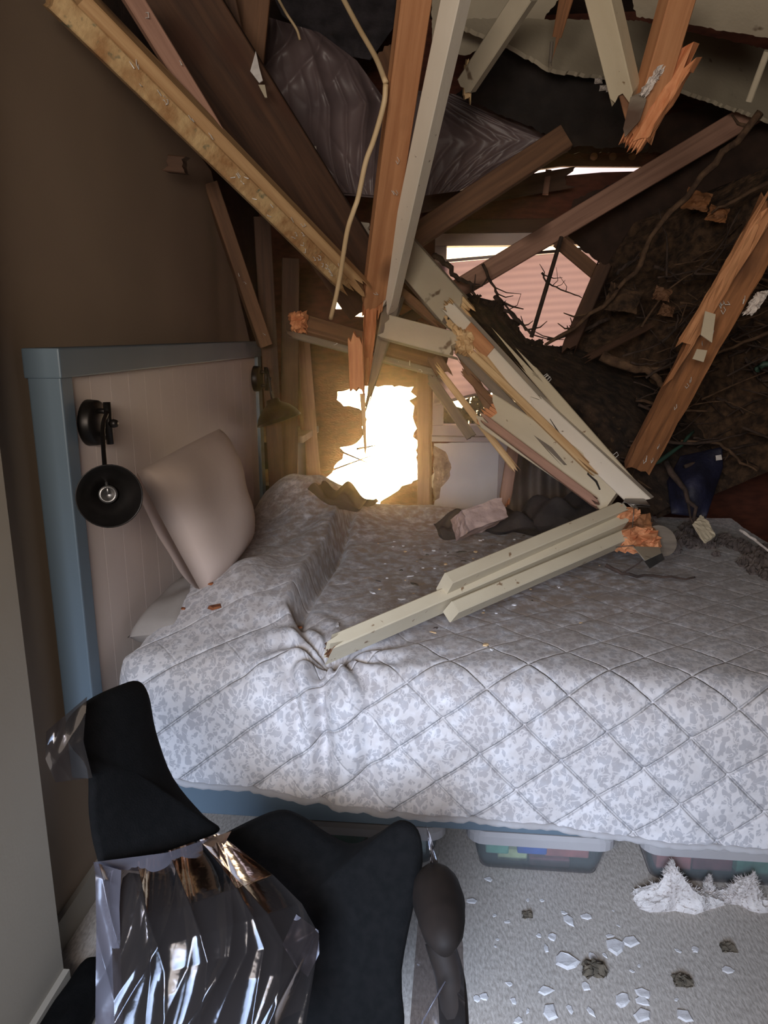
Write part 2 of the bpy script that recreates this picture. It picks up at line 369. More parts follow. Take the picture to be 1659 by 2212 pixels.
def box(name, b, mat, parent=None, bev=.004):
    V, Fc = boxv(*b); o = mesh(name, V, Fc, mat, parent)
    return bevel(o, bev) if bev else o


def tube_geo(pts, rad, n=8, cap=True):
    pts = [Vector(p) for p in pts]; V = []; Fc = []
    up = Vector((.31, .2, .93)); prev = None
    for i, p in enumerate(pts):
        d = (pts[min(i + 1, len(pts) - 1)] - pts[max(i - 1, 0)]).normalized()
        a = d.cross(up if prev is None else prev); a = d.cross(Vector((1, 0, 0))) if a.length < 1e-3 else a
        a.normalize(); b = a.cross(d).normalized(); prev = b * 1.0
        if i and prev is not None: pass
        r = rad[i] if hasattr(rad, '__len__') else rad
        for k in range(n):
            t = 2 * math.pi * k / n; V.append(p + a * math.cos(t) * r + b * math.sin(t) * r)
        prev = b
    for i in range(len(pts) - 1):
        for k in range(n):
            Fc.append((i * n + k, i * n + (k + 1) % n, (i + 1) * n + (k + 1) % n, (i + 1) * n + k))
    if cap:
        Fc.append(tuple(range(n - 1, -1, -1))); q = (len(pts) - 1) * n; Fc.append(tuple(q + k for k in range(n)))
    return V, Fc


def tube(name, pts, rad, mat, parent=None, n=8):
    V, Fc = tube_geo(pts, rad, n); return mesh(name, V, Fc, mat, parent, smooth=True)


def spline(pts, k=6):
    """Catmull-Rom through the points."""
    P = [Vector(p) for p in pts]; P = [P[0] * 2 - P[1]] + P + [P[-1] * 2 - P[-2]]; o = []
    for i in range(1, len(P) - 2):
        for j in range(k):
            t = j / k; a, b, c, d = P[i - 1], P[i], P[i + 1], P[i + 2]
            o.append(.5 * ((2 * b) + (c - a) * t + (2 * a - 5 * b + 4 * c - d) * t * t + (3 * b - a - 3 * c + d) * t ** 3))
    o.append(P[-2]); return o


def lathe(name, prof, center, axis, mat, parent=None, n=32, smooth=True):
    """Profile [(radius, distance along axis)] about the axis."""
    ax = Vector(axis).normalized(); a = ax.cross(Vector((0, 0, 1)));
    a = Vector((1, 0, 0)) if a.length < 1e-3 else a.normalized(); b = ax.cross(a); V = []; Fc = []
    for r, h in prof:
        for k in range(n):
            t = 2 * math.pi * k / n; V.append(Vector(center) + ax * h + (a * math.cos(t) + b * math.sin(t)) * r)
    for i in range(len(prof) - 1):
        for k in range(n): Fc.append((i * n + k, i * n + (k + 1) % n, (i + 1) * n + (k + 1) % n, (i + 1) * n + k))
    o = mesh(name, V, Fc, mat, parent, smooth=smooth); return fixnormals(o)


def plate(name, loops, normal, thick, mat, parent=None, mats=None):
    """A flat slab: outer loop and hole loops of 3-D points on one plane, extruded by thick along the normal."""
    normal = Vector(normal).normalized(); L = [[Vector(p) for p in l] for l in loops]
    tri = tessellate_polygon(L); flat = [p for l in L for p in l]; n = len(flat)
    V = flat + [p + normal * thick for p in flat]; Fc = [tuple(t) for t in tri] + [(t[2] + n, t[1] + n, t[0] + n) for t in tri]
    s = 0
    for l in L:
        m = len(l)
        for i in range(m): j = (i + 1) % m; Fc.append((s + i, s + j, s + j + n, s + i + n))
        s += m
    return fixnormals(mesh(name, V, Fc, mat, parent))


def plane3(px, mat=None):
    """Points from pixels with a depth each, flattened on the plane of the first three."""
    P = [PD(*p) for p in px]; nn = (P[1] - P[0]).cross(P[2] - P[0]).normalized(); q = []
    for (x, y, d), p in zip(px, P):
        r = ray(x, y); q.append(CAM + r * ((P[0] - CAM).dot(nn) / r.dot(nn)))
    return q, nn


def slab(name, px, thick, mat, parent=None, rough=0, seed=1):
    q, nn = plane3(px)
    if nn.dot(CAM - q[0]) > 0: nn = -nn
    if rough:
        rg = random.Random(seed); r2 = []
        for i, p in enumerate(q):
            nx = q[(i + 1) % len(q)]; k = max(2, int((nx - p).length / (rough * 3)))
            for j in range(k):
                r2.append(p.lerp(nx, j / k) + (Vector((rg.uniform(-1, 1), rg.uniform(-1, 1), rg.uniform(-1, 1))) * rough if j else Vector()))
        q = [p - nn * (p - q[0]).dot(nn) for p in r2]
    return plate(name, [q], nn, thick, mat, parent)


def snoise(X, Y, seed, freq, octs=3):
    rg = np.random.RandomState(seed); z = np.zeros_like(X); a = 1.0
    for _ in range(octs):
        for _k in range(5):
            th = rg.uniform(0, 2 * np.pi); ph = rg.uniform(0, 2 * np.pi); f = freq * rg.uniform(.6, 1.5)
            z += a * np.sin((X * np.cos(th) + Y * np.sin(th)) * f + ph) / 5
        freq *= 2.1; a *= .5
    return z


def patch(name, left, right, nu, nv, mat, parent=None, noise=0., nf=9., seed=1, thick=0., bulge=0., fold=None, smooth=True, stuff=False, crease=None):
    """Surface between two edges given as (pixel x, pixel y, depth); noise moves it along depth."""
    def res(l, m):
        P = np.array([list(PD(*p)) for p in l]); d = np.r_[0, np.cumsum(np.linalg.norm(np.diff(P, axis=0), axis=1))]; d /= d[-1]
        t = np.linspace(0, 1, m); return np.stack([np.interp(t, d, P[:, i]) for i in range(3)], 1)
    A, B = res(left, nv), res(right, nv); u = np.linspace(0, 1, nu)[None, :, None]
    G = A[:, None] * (1 - u) + B[:, None] * u
    UU, VV = np.meshgrid(np.linspace(0, 1, nu), np.linspace(0, 1, nv))
    lu = np.linalg.norm(B[nv // 2] - A[nv // 2]); lv = np.linalg.norm(A[-1] - A[0])
    off = noise * snoise(UU * lu, VV * lv, seed, nf) - bulge * np.sin(np.pi * UU) * np.sin(np.pi * np.clip(VV, 0, 1))
    if crease:
        rgc = np.random.RandomState(seed + 50); amp_, nk = crease
        for _ in range(nk):
            ang = rgc.normal(.25, .45); ph = rgc.uniform(0, 6.28); f = rgc.uniform(16, 46); p_ = UU * lu * np.cos(ang) + VV * lv * np.sin(ang) + .012 * snoise(UU * lu, VV * lv, rgc.randint(999), 14, 2)
            m_ = np.clip(snoise(UU * lu, VV * lv, rgc.randint(999), 7, 1) + .25, 0, 1)
            off = off - amp_ * m_ * (1 - np.abs(np.sin(p_ * f + ph))) ** 2.2
    if fold: amp, k = fold; off = off + amp * np.sin(UU * k * 2 * np.pi + .8 * np.sin(VV * 3 + seed))
    dirs = G - np.array(list(CAM)); dirs /= np.linalg.norm(dirs, axis=2, keepdims=True)
    G = G + dirs * off[..., None]
    V = [tuple(p) for p in G.reshape(-1, 3)]; Fc = []
    for j in range(nv - 1):
        for i in range(nu - 1): a = j * nu + i; Fc.append((a, a + 1, a + nu + 1, a + nu))
    if thick:
        n = len(V); D = dirs.reshape(-1, 3) * thick; V += [tuple(np.array(v) + D[i]) for i, v in enumerate(V)]
        Fc += [(f[3] + n, f[2] + n, f[1] + n, f[0] + n) for f in Fc]
        rim = [i for i in range(nu)] + [j * nu + nu - 1 for j in range(1, nv)] + [(nv - 1) * nu + i for i in range(nu - 2, -1, -1)] + [j * nu for j in range(nv - 2, 0, -1)]
        for i in range(len(rim)): a, b = rim[i], rim[(i + 1) % len(rim)]; Fc.append((b, a, a + n, b + n))
    o = mesh(name, V, Fc, mat, parent, smooth=smooth)
    if stuff: o['kind'] = 'stuff'
    return o


def lumber_geo(L, w, t, rg, ja, jb, nx=8, bow=0., rough=0., taper=1.0):
    """Board along X with jagged broken ends; six columns across the wide face."""
    c = .003; ys = [-w / 2, -w / 2 + c] + [(-.5 + k / 5) * w for k in range(1, 5)] + [w / 2 - c, w / 2]
    per = [(y, t / 2 - (c if k in (0, 7) else 0)) for k, y in enumerate(ys)] + [(y, -t / 2 + (c if k in (0, 7) else 0)) for k, y in reversed(list(enumerate(ys)))]
    def jag(j):
        col = [rg.uniform(-1, .3) * j if rg.random() < .75 else rg.uniform(.3, 1.1) * j for _ in range(8)]
        return col + [v + rg.uniform(-.35, .35) * j for v in reversed(col)]
    JA, JB = jag(ja), jag(jb); V = []; Fc = []; n = len(per)
    for i in range(nx + 1):
        s = i / nx; x = -L / 2 + L * s; k = 1 + (taper - 1) * s; ph = bow * math.sin(math.pi * s)
        for q, (y, z) in enumerate(per):
            dx = -JA[q] if i == 0 else JB[q] if i == nx else 0
            ry, rz = (rg.uniform(-rough, rough), rg.uniform(-rough, rough)) if rough else (0, 0)
            V.append((x + dx, y * k + ry, z * k + ph + rz))
    for i in range(nx):
        for q in range(n): Fc.append((i * n + q, (i + 1) * n + q, (i + 1) * n + (q + 1) % n, i * n + (q + 1) % n))
    for i, sgn in ((0, 1), (nx, -1)):   # end faces, strip by strip across
        b0 = i * n
        for k in range(7):
            f = (b0 + k, b0 + k + 1, b0 + n - 2 - k, b0 + n - 1 - k); Fc.append(f if sgn > 0 else f[::-1])
    return V, Fc


BOARDS = {}


def frame_of(A, B, roll):
    X = (B - A).normalized(); mid = (A + B) / 2; v = CAM - mid; n = (v - X * v.dot(X)).normalized()
    s = n.cross(X); c, si = math.cos(roll), math.sin(roll); nn = n * c + s * si; S = nn.cross(X)
    return Matrix(((X.x, S.x, nn.x, mid.x), (X.y, S.y, nn.y, mid.y), (X.z, S.z, nn.z, mid.z), (0, 0, 0, 1)))


def board(name, a, b, w, t, roll, mat, label, cat='board', ja=0., jb=0., seed=0, bow=0., rough=0., taper=1., raw=None, rawlen=.06, rawat='b', staples=None, group=None, nx=8):
    """a, b: (pixel x, pixel y, depth) of the ends of the board's centre line; w and t in metres; roll turns it about its length."""
    rg = random.Random(seed or sum(map(ord, label)))
    A, B = PD(*a), PD(*b); L = (B - A).length; V, Fc = lumber_geo(L, w, t, rg, ja, jb, nx, bow, rough, taper)
    o = mesh(name, V, Fc, M[mat], local=True); o.matrix_world = frame_of(A, B, math.radians(roll)); tag(o, label, cat, group, 'thing')
    if raw:     # torn fibres sticking out of the broken end
        for sgn in ([1] if rawat == 'b' else [-1] if rawat == 'a' else [1, -1]):
            Vr, Fr = [], []
            k = 9
            for i in range(k):
                y0 = (-.5 + i / k) * w * .92; y1 = (-.5 + (i + 1) / k) * w * .92; zt = rg.uniform(.2, .48) * t; zb = -rg.uniform(.2, .48) * t
                ln = rawlen * rg.uniform(.35, 1.0); tipy = (y0 + y1) / 2 + rg.uniform(-.3, .3) * w / k; tz = rg.uniform(-.2, .2) * t
                x0 = L / 2 - .06; s = len(Vr)
                Vr += [(sgn * x0, y0, zb), (sgn * x0, y1, zb), (sgn * x0, y1, zt), (sgn * x0, y0, zt),
                       (sgn * (L / 2 + ln * .6), y0 + .001, zb * .8), (sgn * (L / 2 + ln * .5), y1 - .001, zb * .8), (sgn * (L / 2 + ln * .55), y1 - .001, zt * .8), (sgn * (L / 2 + ln * .45), y0 + .001, zt * .8),
                       (sgn * (L / 2 + ln), tipy, tz)]
                for f in ((0, 1, 5, 4), (1, 2, 6, 5), (2, 3, 7, 6), (3, 0, 4, 7), (4, 5, 8), (5, 6, 8), (6, 7, 8), (7, 4, 8)): Fr.append(tuple(s + x for x in f))
            c = fixnormals(mesh('torn_fibres', Vr, Fr, M[raw], parent=o, local=True)); c['label'] = 'raw torn wood fibres at the broken end'
    if staples:
        cnt, side = staples
        for _ in range(cnt):
            x = rg.uniform(-.45, .45) * L
            if side == 'face': y, z, d = rg.uniform(-.35, .35) * w, t / 2, Vector((rg.uniform(-.3, .3), rg.uniform(-.3, .3), 1))
            else: y, z, d = math.copysign(w / 2, side), rg.uniform(-.4, .4) * t, Vector((rg.uniform(-.3, .3), side, rg.uniform(-.3, .6)))
            d.normalize(); ex = Vector((rg.uniform(-1, 1), rg.uniform(-.3, .3), rg.uniform(-.3, .3))).normalized() * .006; p = Vector((x, y, z)); h = d * .014
            Vs, Fs = tube_geo([p - ex - d * .004, p - ex + h, p + ex + h, p + ex - d * .004], .0011, 5)
            mesh('staple', Vs, Fs, M['staplewire'], parent=o, local=True)
    BOARDS[label] = (o, frame_of(A, B, math.radians(roll)))
    return o

# ------------------------------------------------------------------ the setting
def struct(name, b, mat, bev=0): return tag(box(name, b, M[mat], None, bev), kind='structure')


struct('floor', (-1.2, 2.8, -3.4, 4.7, -.06, 0), 'carpet')
struct('wall_entry', (-1.2, -.9, -.75, 1.38, 0, 3.7), 'wallnear')
struct('baseboard_entry', (-.9, -.885, -.75, 1.38, 0, .09), 'wallnear')
yz = [(1.3, 0), (3.6, 0), (3.62, 1.5), (3.50, 1.66), (3.36, 1.84), (3.27, 2.02), (3.13, 2.20), (2.80, 2.27), (2.3, 2.335), (1.96, 2.385), (1.3, 2.45)]
tag(plate('wall_left', [[(-1.0, y, z) for y, z in yz]], (-1, 0, 0), .013, M['wallpaint']), kind='structure')
struct('baseboard_left', (-1.0, -.985, 1.38, 3.6, 0, .09), 'wallnear')
struct('wall_left_sheathing', (-1.24, -1.14, 1.3, 4.5, 0, 3.7), 'roofdeck')
struct('wall_right', (2.7, 2.8, -.85, 4.7, 0, 3.7), 'roofdeck')
tag(plate('wall_rear', [[(-1.2, -.75, 0), (-.75, -.75, 0), (-.75, -.75, 2.1), (.55, -.75, 2.1), (.55, -.75, 0), (2.8, -.75, 0), (2.8, -.75, 3.7), (-1.2, -.75, 3.7)]], (0, -1, 0), .1, M['wallnear']), kind='structure')
struct('wall_hall', (-1.6, 1.2, -3.4, -3.3, 0, 2.6), 'wallnear')
struct('ceiling_hall', (-1.6, 1.2, -3.4, -.85, 2.5, 2.6), 'wallnear')
struct('wall_hall_side', (-1.6, -1.5, -3.4, -.85, 0, 2.6), 'wallnear')
struct('wall_hall_end', (1.1, 1.2, -3.4, -.85, 0, 2.6), 'wallnear')
tag(plate('roof', [[(-1.3, -.9, 3.5), (2.9, -.9, 3.5), (2.9, 4.8, 3.15), (-1.3, 4.8, 3.15)]], (0, .06, 1), .03, M['roofdeck']), kind='structure')

YB = 4.4
def by(*p): return [PY(x, y, YB) for x, y in p]
rg = random.Random(5)
def torn(pts, amp, step):
    """Add ragged points along an outline given in pixels."""
    o = []
    for i, (x, y) in enumerate(pts):
        x2, y2 = pts[(i + 1) % len(pts)]; d = math.hypot(x2 - x, y2 - y); k = max(1, int(d / step))
        for j in range(k):
            t = j / k; a = amp if j else amp * .4
            o.append((x + (x2 - x) * t + rg.uniform(-a, a), y + (y2 - y) * t + rg.uniform(-a, a) * .5))
    return o
hole = [(727, 846), (760, 838), (800, 834), (893, 835), (888, 846), (899, 856), (884, 866), (896, 878), (893, 900), (899, 926), (891, 945), (902, 962), (903, 1000), (903, 1036), (868, 1052), (840, 1074),
        (818, 1092), (700, 1100), (668, 1082), (676, 1030), (706, 1030), (716, 1022), (722, 1008), (738, 992), (742, 976), (732, 968), (760, 962), (778, 950), (784, 938), (781, 922), (790, 906), (781, 888), (762, 880), (740, 878), (726, 864)]
hole = torn(hole, 4.5, 9)
gap1 = torn([(722, 655), (742, 640), (746, 652), (738, 668), (724, 668)], 2, 8)
gap2 = torn([(750, 652), (762, 628), (800, 606), (800, 684), (756, 684)], 2, 8)
gap3 = torn([(838, 640), (868, 648), (862, 660), (834, 662)], 2, 8)
slot = [(1118, 372), (1212, 359), (1492, 361), (1492, 367), (1300, 372), (1204, 381), (1120, 382)]
WX0, WX1, WZ0, WZ1 = -.105, 1.0, 1.005, 2.075
win = [(WX0, YB, WZ0), (WX1, YB, WZ0), (WX1, YB, WZ1), (WX0, YB, WZ1)]
outer = [(-1.2, YB, 0), (2.8, YB, 0), (2.8, YB, 3.6), (-1.2, YB, 3.6)]
tag(plate('wall_back', [outer, win, by(*hole), by(*gap1), by(*gap2), by(*gap3), by(*slot)], (0, 1, 0), .03, M['sheath']), kind='structure')
# inner drywall under the window with its torn edge
dw = torn([(938, 958), (1074, 952), (1092, 1140), (936, 1140), (940, 1080), (932, 1040), (939, 1000)], 2.5, 9)
o = tag(plate('wall_back_drywall', [by(*dw)], (0, -1, 0), .014, M['drywall']), kind='structure')
tp = torn([(937, 962), (962, 975), (976, 1010), (968, 1035), (952, 1052), (950, 1075), (936, 1082), (938, 1030)], 2.5, 8)
tn = plate('torn_core', [[p + Vector((0, -.0145, 0)) for p in by(*tp)]], (0, -1, 0), .002, M['gypsum'])
tn.parent = o; tn.location = Vector(tn.location) - Vector(o.location)
# window
w = empty('window_1', (WX0, YB, WZ0), kind='structure')
fw = .035
for n_, b in (('window_frame', (WX0 - .03, WX1 + .03, YB - .03, YB + .06, WZ1 - fw, WZ1 + .03)), ('window_frame', (WX0 - .03, WX1 + .03, YB - .03, YB + .06, WZ0 - .03, WZ0 + fw)),
              ('window_frame', (WX0 - .03, WX0 + fw, YB - .03, YB + .06, WZ0 + fw, WZ1 - fw)), ('window_frame', (WX1 - fw, WX1 + .03, YB - .03, YB + .06, WZ0 + fw, WZ1 - fw))):
    box(n_, b, M['trim'], w, .004)
box('window_sill', (WX0 - .05, WX1 + .05, YB - .09, YB + .03, WZ0 - .055, WZ0 - .025), M['trim'], w, .004)
box('window_pane', (WX0 + fw, WX1 - fw, YB + .03, YB + .036, WZ0 + fw, WZ1 - fw), M['glass'], w, 0)
struct('trim_1', (*sorted((PY(1078, 950, YB).x, PY(1103, 950, YB).x)), YB - .03, YB, .45, WZ0 - .06), 'trim', .004)
box_h = struct('trim_2', (WX0 - .2, 2.0, YB - .05, YB, WZ1 + .03, WZ1 + .10), 'darkbrown', .004)
# pleated window shade hanging crooked
sh = [PY(x, y, YB - .045) for x, y in ((938, 570), (1345, 534), (1345, 770), (1082, 838), (938, 872))]
o = plate('window_shade', [sh], (0, 1, 0), .008, M['shade']); tag(o, 'pink backlit pleated shade hanging crooked over the window', 'window shade')
for a_, b_ in (((936, 566), (1345, 530)), ((936, 874), (1082, 840))):
    p, q = PY(*a_, YB - .05), PY(*b_, YB - .05)
    V, Fc = tube_geo([p, q], .009, 8); r = mesh('shade_rail', V, Fc, M['trim'], o)
# bush outside
bm_v, bm_f = [], []
r2 = random.Random(3)
for i in range(420):
    c = PY(r2.uniform(935, 1135), 0, YB + r2.uniform(.25, .55)); z = 1.02 + r2.random() ** 1.7 * (.26 if abs(c.x - .16) < .1 else .1) - .02
    c.z = z; d = Vector((r2.uniform(-1, 1), r2.uniform(-1, 1), r2.uniform(-1, 1))).normalized() * .035; e_ = d.cross(Vector((r2.uniform(-1, 1), 1, r2.uniform(-1, 1)))).normalized() * .017
    s = len(bm_v); bm_v += [c - d, c + e_, c + d, c - e_]; bm_f.append((s, s + 1, s + 2, s + 3))
bush = empty('bush', (.1, YB + .4, -3.0), 'dark green bush outside seen under the crooked shade', 'bush')
mesh('foliage', bm_v, bm_f, M['leafdark'], bush, kind='stuff')
V, Fc = tube_geo([(.1, YB + .4, -3.0), (.12, YB + .42, .5), (.1, YB + .4, 1.05)], [.03, .025, .01], 8); mesh('stem', V, Fc, M['bark'], bush, smooth=True)
struct('ground', (-8, 8, 4.5, 12, -3.1, -3.0), 'darkchip')

# dust in the room air, tinted and added to carry the glare veil
hz, t_, b_ = newmat('dust_glow_haze'); t_.nodes.remove(b_)
vs = N(t_, 'ShaderNodeVolumeScatter'); vs.inputs['Color'].default_value = (1, .76, .52, 1); vs.inputs['Density'].default_value = HAZE; vs.inputs['Anisotropy'].default_value = .85
t_.links.new(vs.outputs[0], t_.nodes['Material Output'].inputs['Volume'])
V, Fc = boxv(-.88, 2.68, 1.2, 4.36, .02, 3.1); o = mesh('dust_glow_haze', V, Fc, hz); o['kind'] = 'stuff'; o['label'] = 'thin dust haze added for the glow round the torn hole'; o['category'] = 'haze'

# ------------------------------------------------------------------ bed
bed = empty('bed', (.2, 2.5, 0), 'blue-grey painted bed with a cream plank headboard against the taupe wall', 'bed')
bw = M['bluewood']
box('headboard_post', (-.98, -.9, 1.635, 1.69, .43, 1.525), bw, bed); box('headboard_post', (-.98, -.9, 3.36, 3.42, .43, 1.525), bw, bed)
box('headboard_rail', (-.985, -.895, 1.63, 3.425, 1.462, 1.53), bw, bed)
box('headboard_rail', (-.97, -.91, 1.69, 3.36, .43, .53), bw, bed)
npl = 15
for i in range(npl):
    y0 = 1.69 + (3.36 - 1.69) * i / npl; y1 = 1.69 + (3.36 - 1.69) * (i + 1) / npl
    box('plank', (-.945, -.915, y0 + .0003, y1 - .0003, .53, 1.462), M['panel'], bed, .0007)
box('side_rail', (-.9, 1.2, 1.74, 1.78, .27, .43), bw, bed); box('side_rail', (-.9, 1.2, 3.42, 3.46, .24, .43), bw, bed)
box('leg', (-.88, -.80, 1.76, 1.84, 0, .3), bw, bed); box('leg', (-.88, -.80, 3.36, 3.44, 0, .3), bw, bed)
box('leg', (1.12, 1.2, 1.76, 1.84, 0, .3), bw, bed); box('leg', (-.88, -.80, 1.76, 1.84, 0, .3), bw, bed); box('leg', (-.88, -.80, 3.36, 3.44, 0, .3), bw, bed)
box('leg', (1.12, 1.2, 3.36, 3.44, 0, .3), bw, bed)
box('mattress', (-.88, 1.18, 1.80, 3.42, .36, .66), M['greysheet'], bed, .05)


def smooth(t): t = np.clip(t, 0, 1); return t * t * (3 - 2 * t)


def make_quilt():
    nS = 430; xs = np.linspace(-.872, 1.27, nS); ZT, R, YN, YF = .74, .115, 1.672, 3.53
    hem = np.interp(xs, [-.9, -.68, -.075, .83, 1.3], [.45, .415, .362, .318, .30]) + .006 * np.sin(xs * 9)
    n1, n2, n3, n4 = 96, 40, 210, 30; rows = []
    drop = (ZT - R) - hem
    for j in range(n1):
        t = j / n1; d = drop * (1 - t); rows.append((YN + .0 * xs - .05 * d, ZT - R - d, -d - R * 1.57, 0 * xs - 1, 0 * xs + .05))
    for j in range(n2):
        a = math.pi / 2 * j / n2; rows.append((YN + R - R * math.cos(a) + 0 * xs, ZT - R + R * math.sin(a) + 0 * xs, 0 * xs + R * a - R * 1.57, 0 * xs - math.cos(a), 0 * xs + math.sin(a)))
    for j in range(n3):
        t = j / n3; y = YN + R + (YF - R - YN - R) * t; rows.append((y + 0 * xs, ZT + 0 * xs, 0 * xs + y - YN - R, 0 * xs, 0 * xs + 1.0))
    for j in range(n4 + 1):
        a = math.pi / 2 * j / n4 * 1.0; rows.append((YF - R + R * math.sin(a) + 0 * xs, ZT - R + R * math.cos(a) - .25 * (max(0, j - n4 + 6) / 6) + 0 * xs, 0 * xs + YF - 2 * R - YN + R * a, 0 * xs + math.sin(a), 0 * xs + math.cos(a)))
    Y = np.array([r[0] for r in rows]); Z = np.array([r[1] for r in rows]); A = np.array([r[2] for r in rows]); NY = np.array([r[3] for r in rows]); NZ = np.array([r[4] for r in rows])
    X = np.repeat(xs[None], len(rows), 0)
    # height of the crumpled covers on top
    top = smooth((A + .12) / .2)
    yc = [1.70, 1.80, 1.98, 2.245, 2.61, 2.94, 3.25, 3.6]; xc = np.interp(Y, yc, [-.34, -.39, -.455, -.452, -.446, -.458, -.47, -.47])
    sd = xc - X
    amp = np.interp(Y, [1.7, 1.85, 2.0, 2.4, 2.8, 3.2, 3.5], [0, .03, .07, .10, .11, .115, .06])
    h = amp * smooth(sd / .05 + .5) * np.exp(-np.clip(sd, 0, None) / .55)
    h += .145 * np.exp(-((X + .70) / .20) ** 2 - ((Y - 3.16) / .24) ** 2) + .075 * np.exp(-((X + .66) / .17) ** 2 - ((Y - 2.12) / .2) ** 2)
    h += .03 * np.exp(-((X + .40) / .10) ** 2 - ((Y - 3.25) / .2) ** 2) + .045 * np.exp(-((X + .16) / .25) ** 2 - ((Y - 3.4) / .1) ** 2)
    h -= .045 * np.exp(-((sd + .012) / .020) ** 2) * smooth((Y - 1.86) / .15) * smooth((3.35 - Y) / .2)
    h += (.008 * snoise(X, Y, 3, 7) + .0025 * snoise(X, Y, 8, 30)) * (1 + 1.2 * np.exp(-((X + .2) / .5) ** 2 - ((Y - 2.9) / .6) ** 2))
    h += .012 * np.sin(sd * 34 + 5 * np.sin(Y * 2.3)) * np.exp(-((sd - .12) / .14) ** 2) * smooth((Y - 1.9) / .3)
    h *= top
    # the punctured spot: pulled down with radiating folds
    px_, pa = -.305, .02
    dx, da = X - px_, A - pa; r = np.hypot(dx, da); th = np.arctan2(da, dx)
    h -= .065 * np.exp(-(r / .06) ** 2)
    h += .020 * np.sin(th * 11 + 2 * np.sin(r * 16)) * np.exp(-r / .15) * smooth(r / .06)
    side = smooth((.05 - A) / .2)
    g = np.exp(-((X + .36 - .25 * np.clip(-A, 0, 1)) / .16) ** 2)
    h += side * g * (.020 * np.sin((X + .12 * A) * 58 + 2 * np.sin(A * 9)) + .008 * np.sin(X * 97 + 4 * A)) * np.exp(A / .5)
    h += side * .006 * snoise(X, A, 21, 13)
    h -= side * .042 * np.exp(-((X + .335 + .06 * A) / .024) ** 2) * smooth((A + .48) / .3) + side * .022 * np.exp(-((X + .43 + .25 * A) / .016) ** 2) * smooth((A + .36) / .2)
    h += side * .02 * np.exp(-((X + .285 + .06 * A) / .03) ** 2) * smooth((A + .45) / .3)
    # diagonal quilting channels
    p = (X * .66 + A * 1.0 * -.75); q = (X * .66 + A * .75)
    def groove(v, sp): f = np.abs(((v / sp) + .5) % 1 - .5) * sp; return np.exp(-(f / .0046) ** 2), np.cos(2 * np.pi * v / sp)
    g1, d1 = groove(X * .616 - A * .788, .13); g2, d2 = groove(X * .70 + A * .714, .135)
    vis = .3 + .7 * side
    h -= .0068 * g1 * vis + .0058 * g2 * vis * smooth((X + .35) / .5); h -= .0022 * (d1 + .6 * d2) * (.15 + .85 * side)
    h += .0016 * snoise(X, A, 40, 70, 2)
    P = np.stack([X, Y + NY * h, Z + NZ * h], -1)
    # rounded head end
    k = np.exp(-(X + .872) / .028); P[..., 2] -= .06 * k * top; P[..., 1] += .05 * k * (1 - top)
    nR = len(rows); V = P.reshape(-1, 3)
    i, j = np.meshgrid(np.arange(nS - 1), np.arange(nR - 1)); a = (j * nS + i).ravel(); Fc = np.stack([a, a + 1, a + nS + 1, a + nS], 1)
    org = np.array([.2, 2.5, .3]); me = bpy.data.meshes.new('quilt')
    me.vertices.add(len(V)); me.vertices.foreach_set('co', (V - org).ravel()); me.loops.add(Fc.size); me.loops.foreach_set('vertex_index', Fc.ravel())
    me.polygons.add(len(Fc)); me.polygons.foreach_set('loop_start', np.arange(0, Fc.size, 4)); me.polygons.foreach_set('use_smooth', np.ones(len(Fc), bool)); me.update()
    uvl = me.uv_layers.new(name='UVMap'); UV = np.stack([X, A], -1).reshape(-1, 2)[Fc.ravel()]; uvl.data.foreach_set('uv', UV.ravel())
    me.materials.append(M['quilt']); o = bpy.data.objects.new('quilt', me); COL.objects.link(o); o.location = org; o['org'] = tuple(org)
    tag(o, 'grey and white leaf print quilt with diagonal stitching spread over the bed', 'quilt')
    pts = [Vector(P[0, c]) for c in range(0, nS, 3)]
    b = tube('binding', pts, [.0085 + .0018 * math.sin(c * 2.1) for c in range(len(pts))], M['quilt'], o, 8)
    b.data.uv_layers.new(name='UVMap')
    return P, o


QP, QUILT = make_quilt()


def bedz(x, y):
    """Height of the quilt under a point on the top of the bed."""
    f = QP.reshape(-1, 3); m = np.argmin((f[:, 0] - x) ** 2 + (f[:, 1] - y) ** 2 + (f[:, 2] < .6) * 9); return float(f[m, 2])


def pillow_geo(c, thick, n=26, pinch=.06):
    """c: four corners in order around; plump both ways."""
    A, B, C_, D = [Vector(v) for v in c]; nn = (C_ - A).cross(D - B).normalized(); V = []; Fc = []
    for sgn in (1, -1):
        for j in range(n + 1):
            for i in range(n + 1):
                u, v = i / n, j / n; a, b = 2 * u - 1, 2 * v - 1
                u2 = .5 + a * .5 * (1 - pinch * (1 - b * b)); v2 = .5 + b * .5 * (1 - pinch * (1 - a * a))
                p = A * (1 - u2) * (1 - v2) + B * u2 * (1 - v2) + C_ * u2 * v2 + D * (1 - u2) * v2
                t = max(0, (1 - a ** 4) * (1 - b ** 4)) ** .55; wr = .004 * math.sin(9 * u + 4 * v) * t + .003 * math.sin(17 * v - 5 * u) * t
                V.append(p + nn * sgn * (thick * t + wr))
        s = 0 if sgn > 0 else (n + 1) ** 2
        for j in range(n):
            for i in range(n):
                a = s + j * (n + 1) + i; f = (a, a + 1, a + n + 2, a + n + 1); Fc.append(f if sgn > 0 else f[::-1])
    return V, Fc


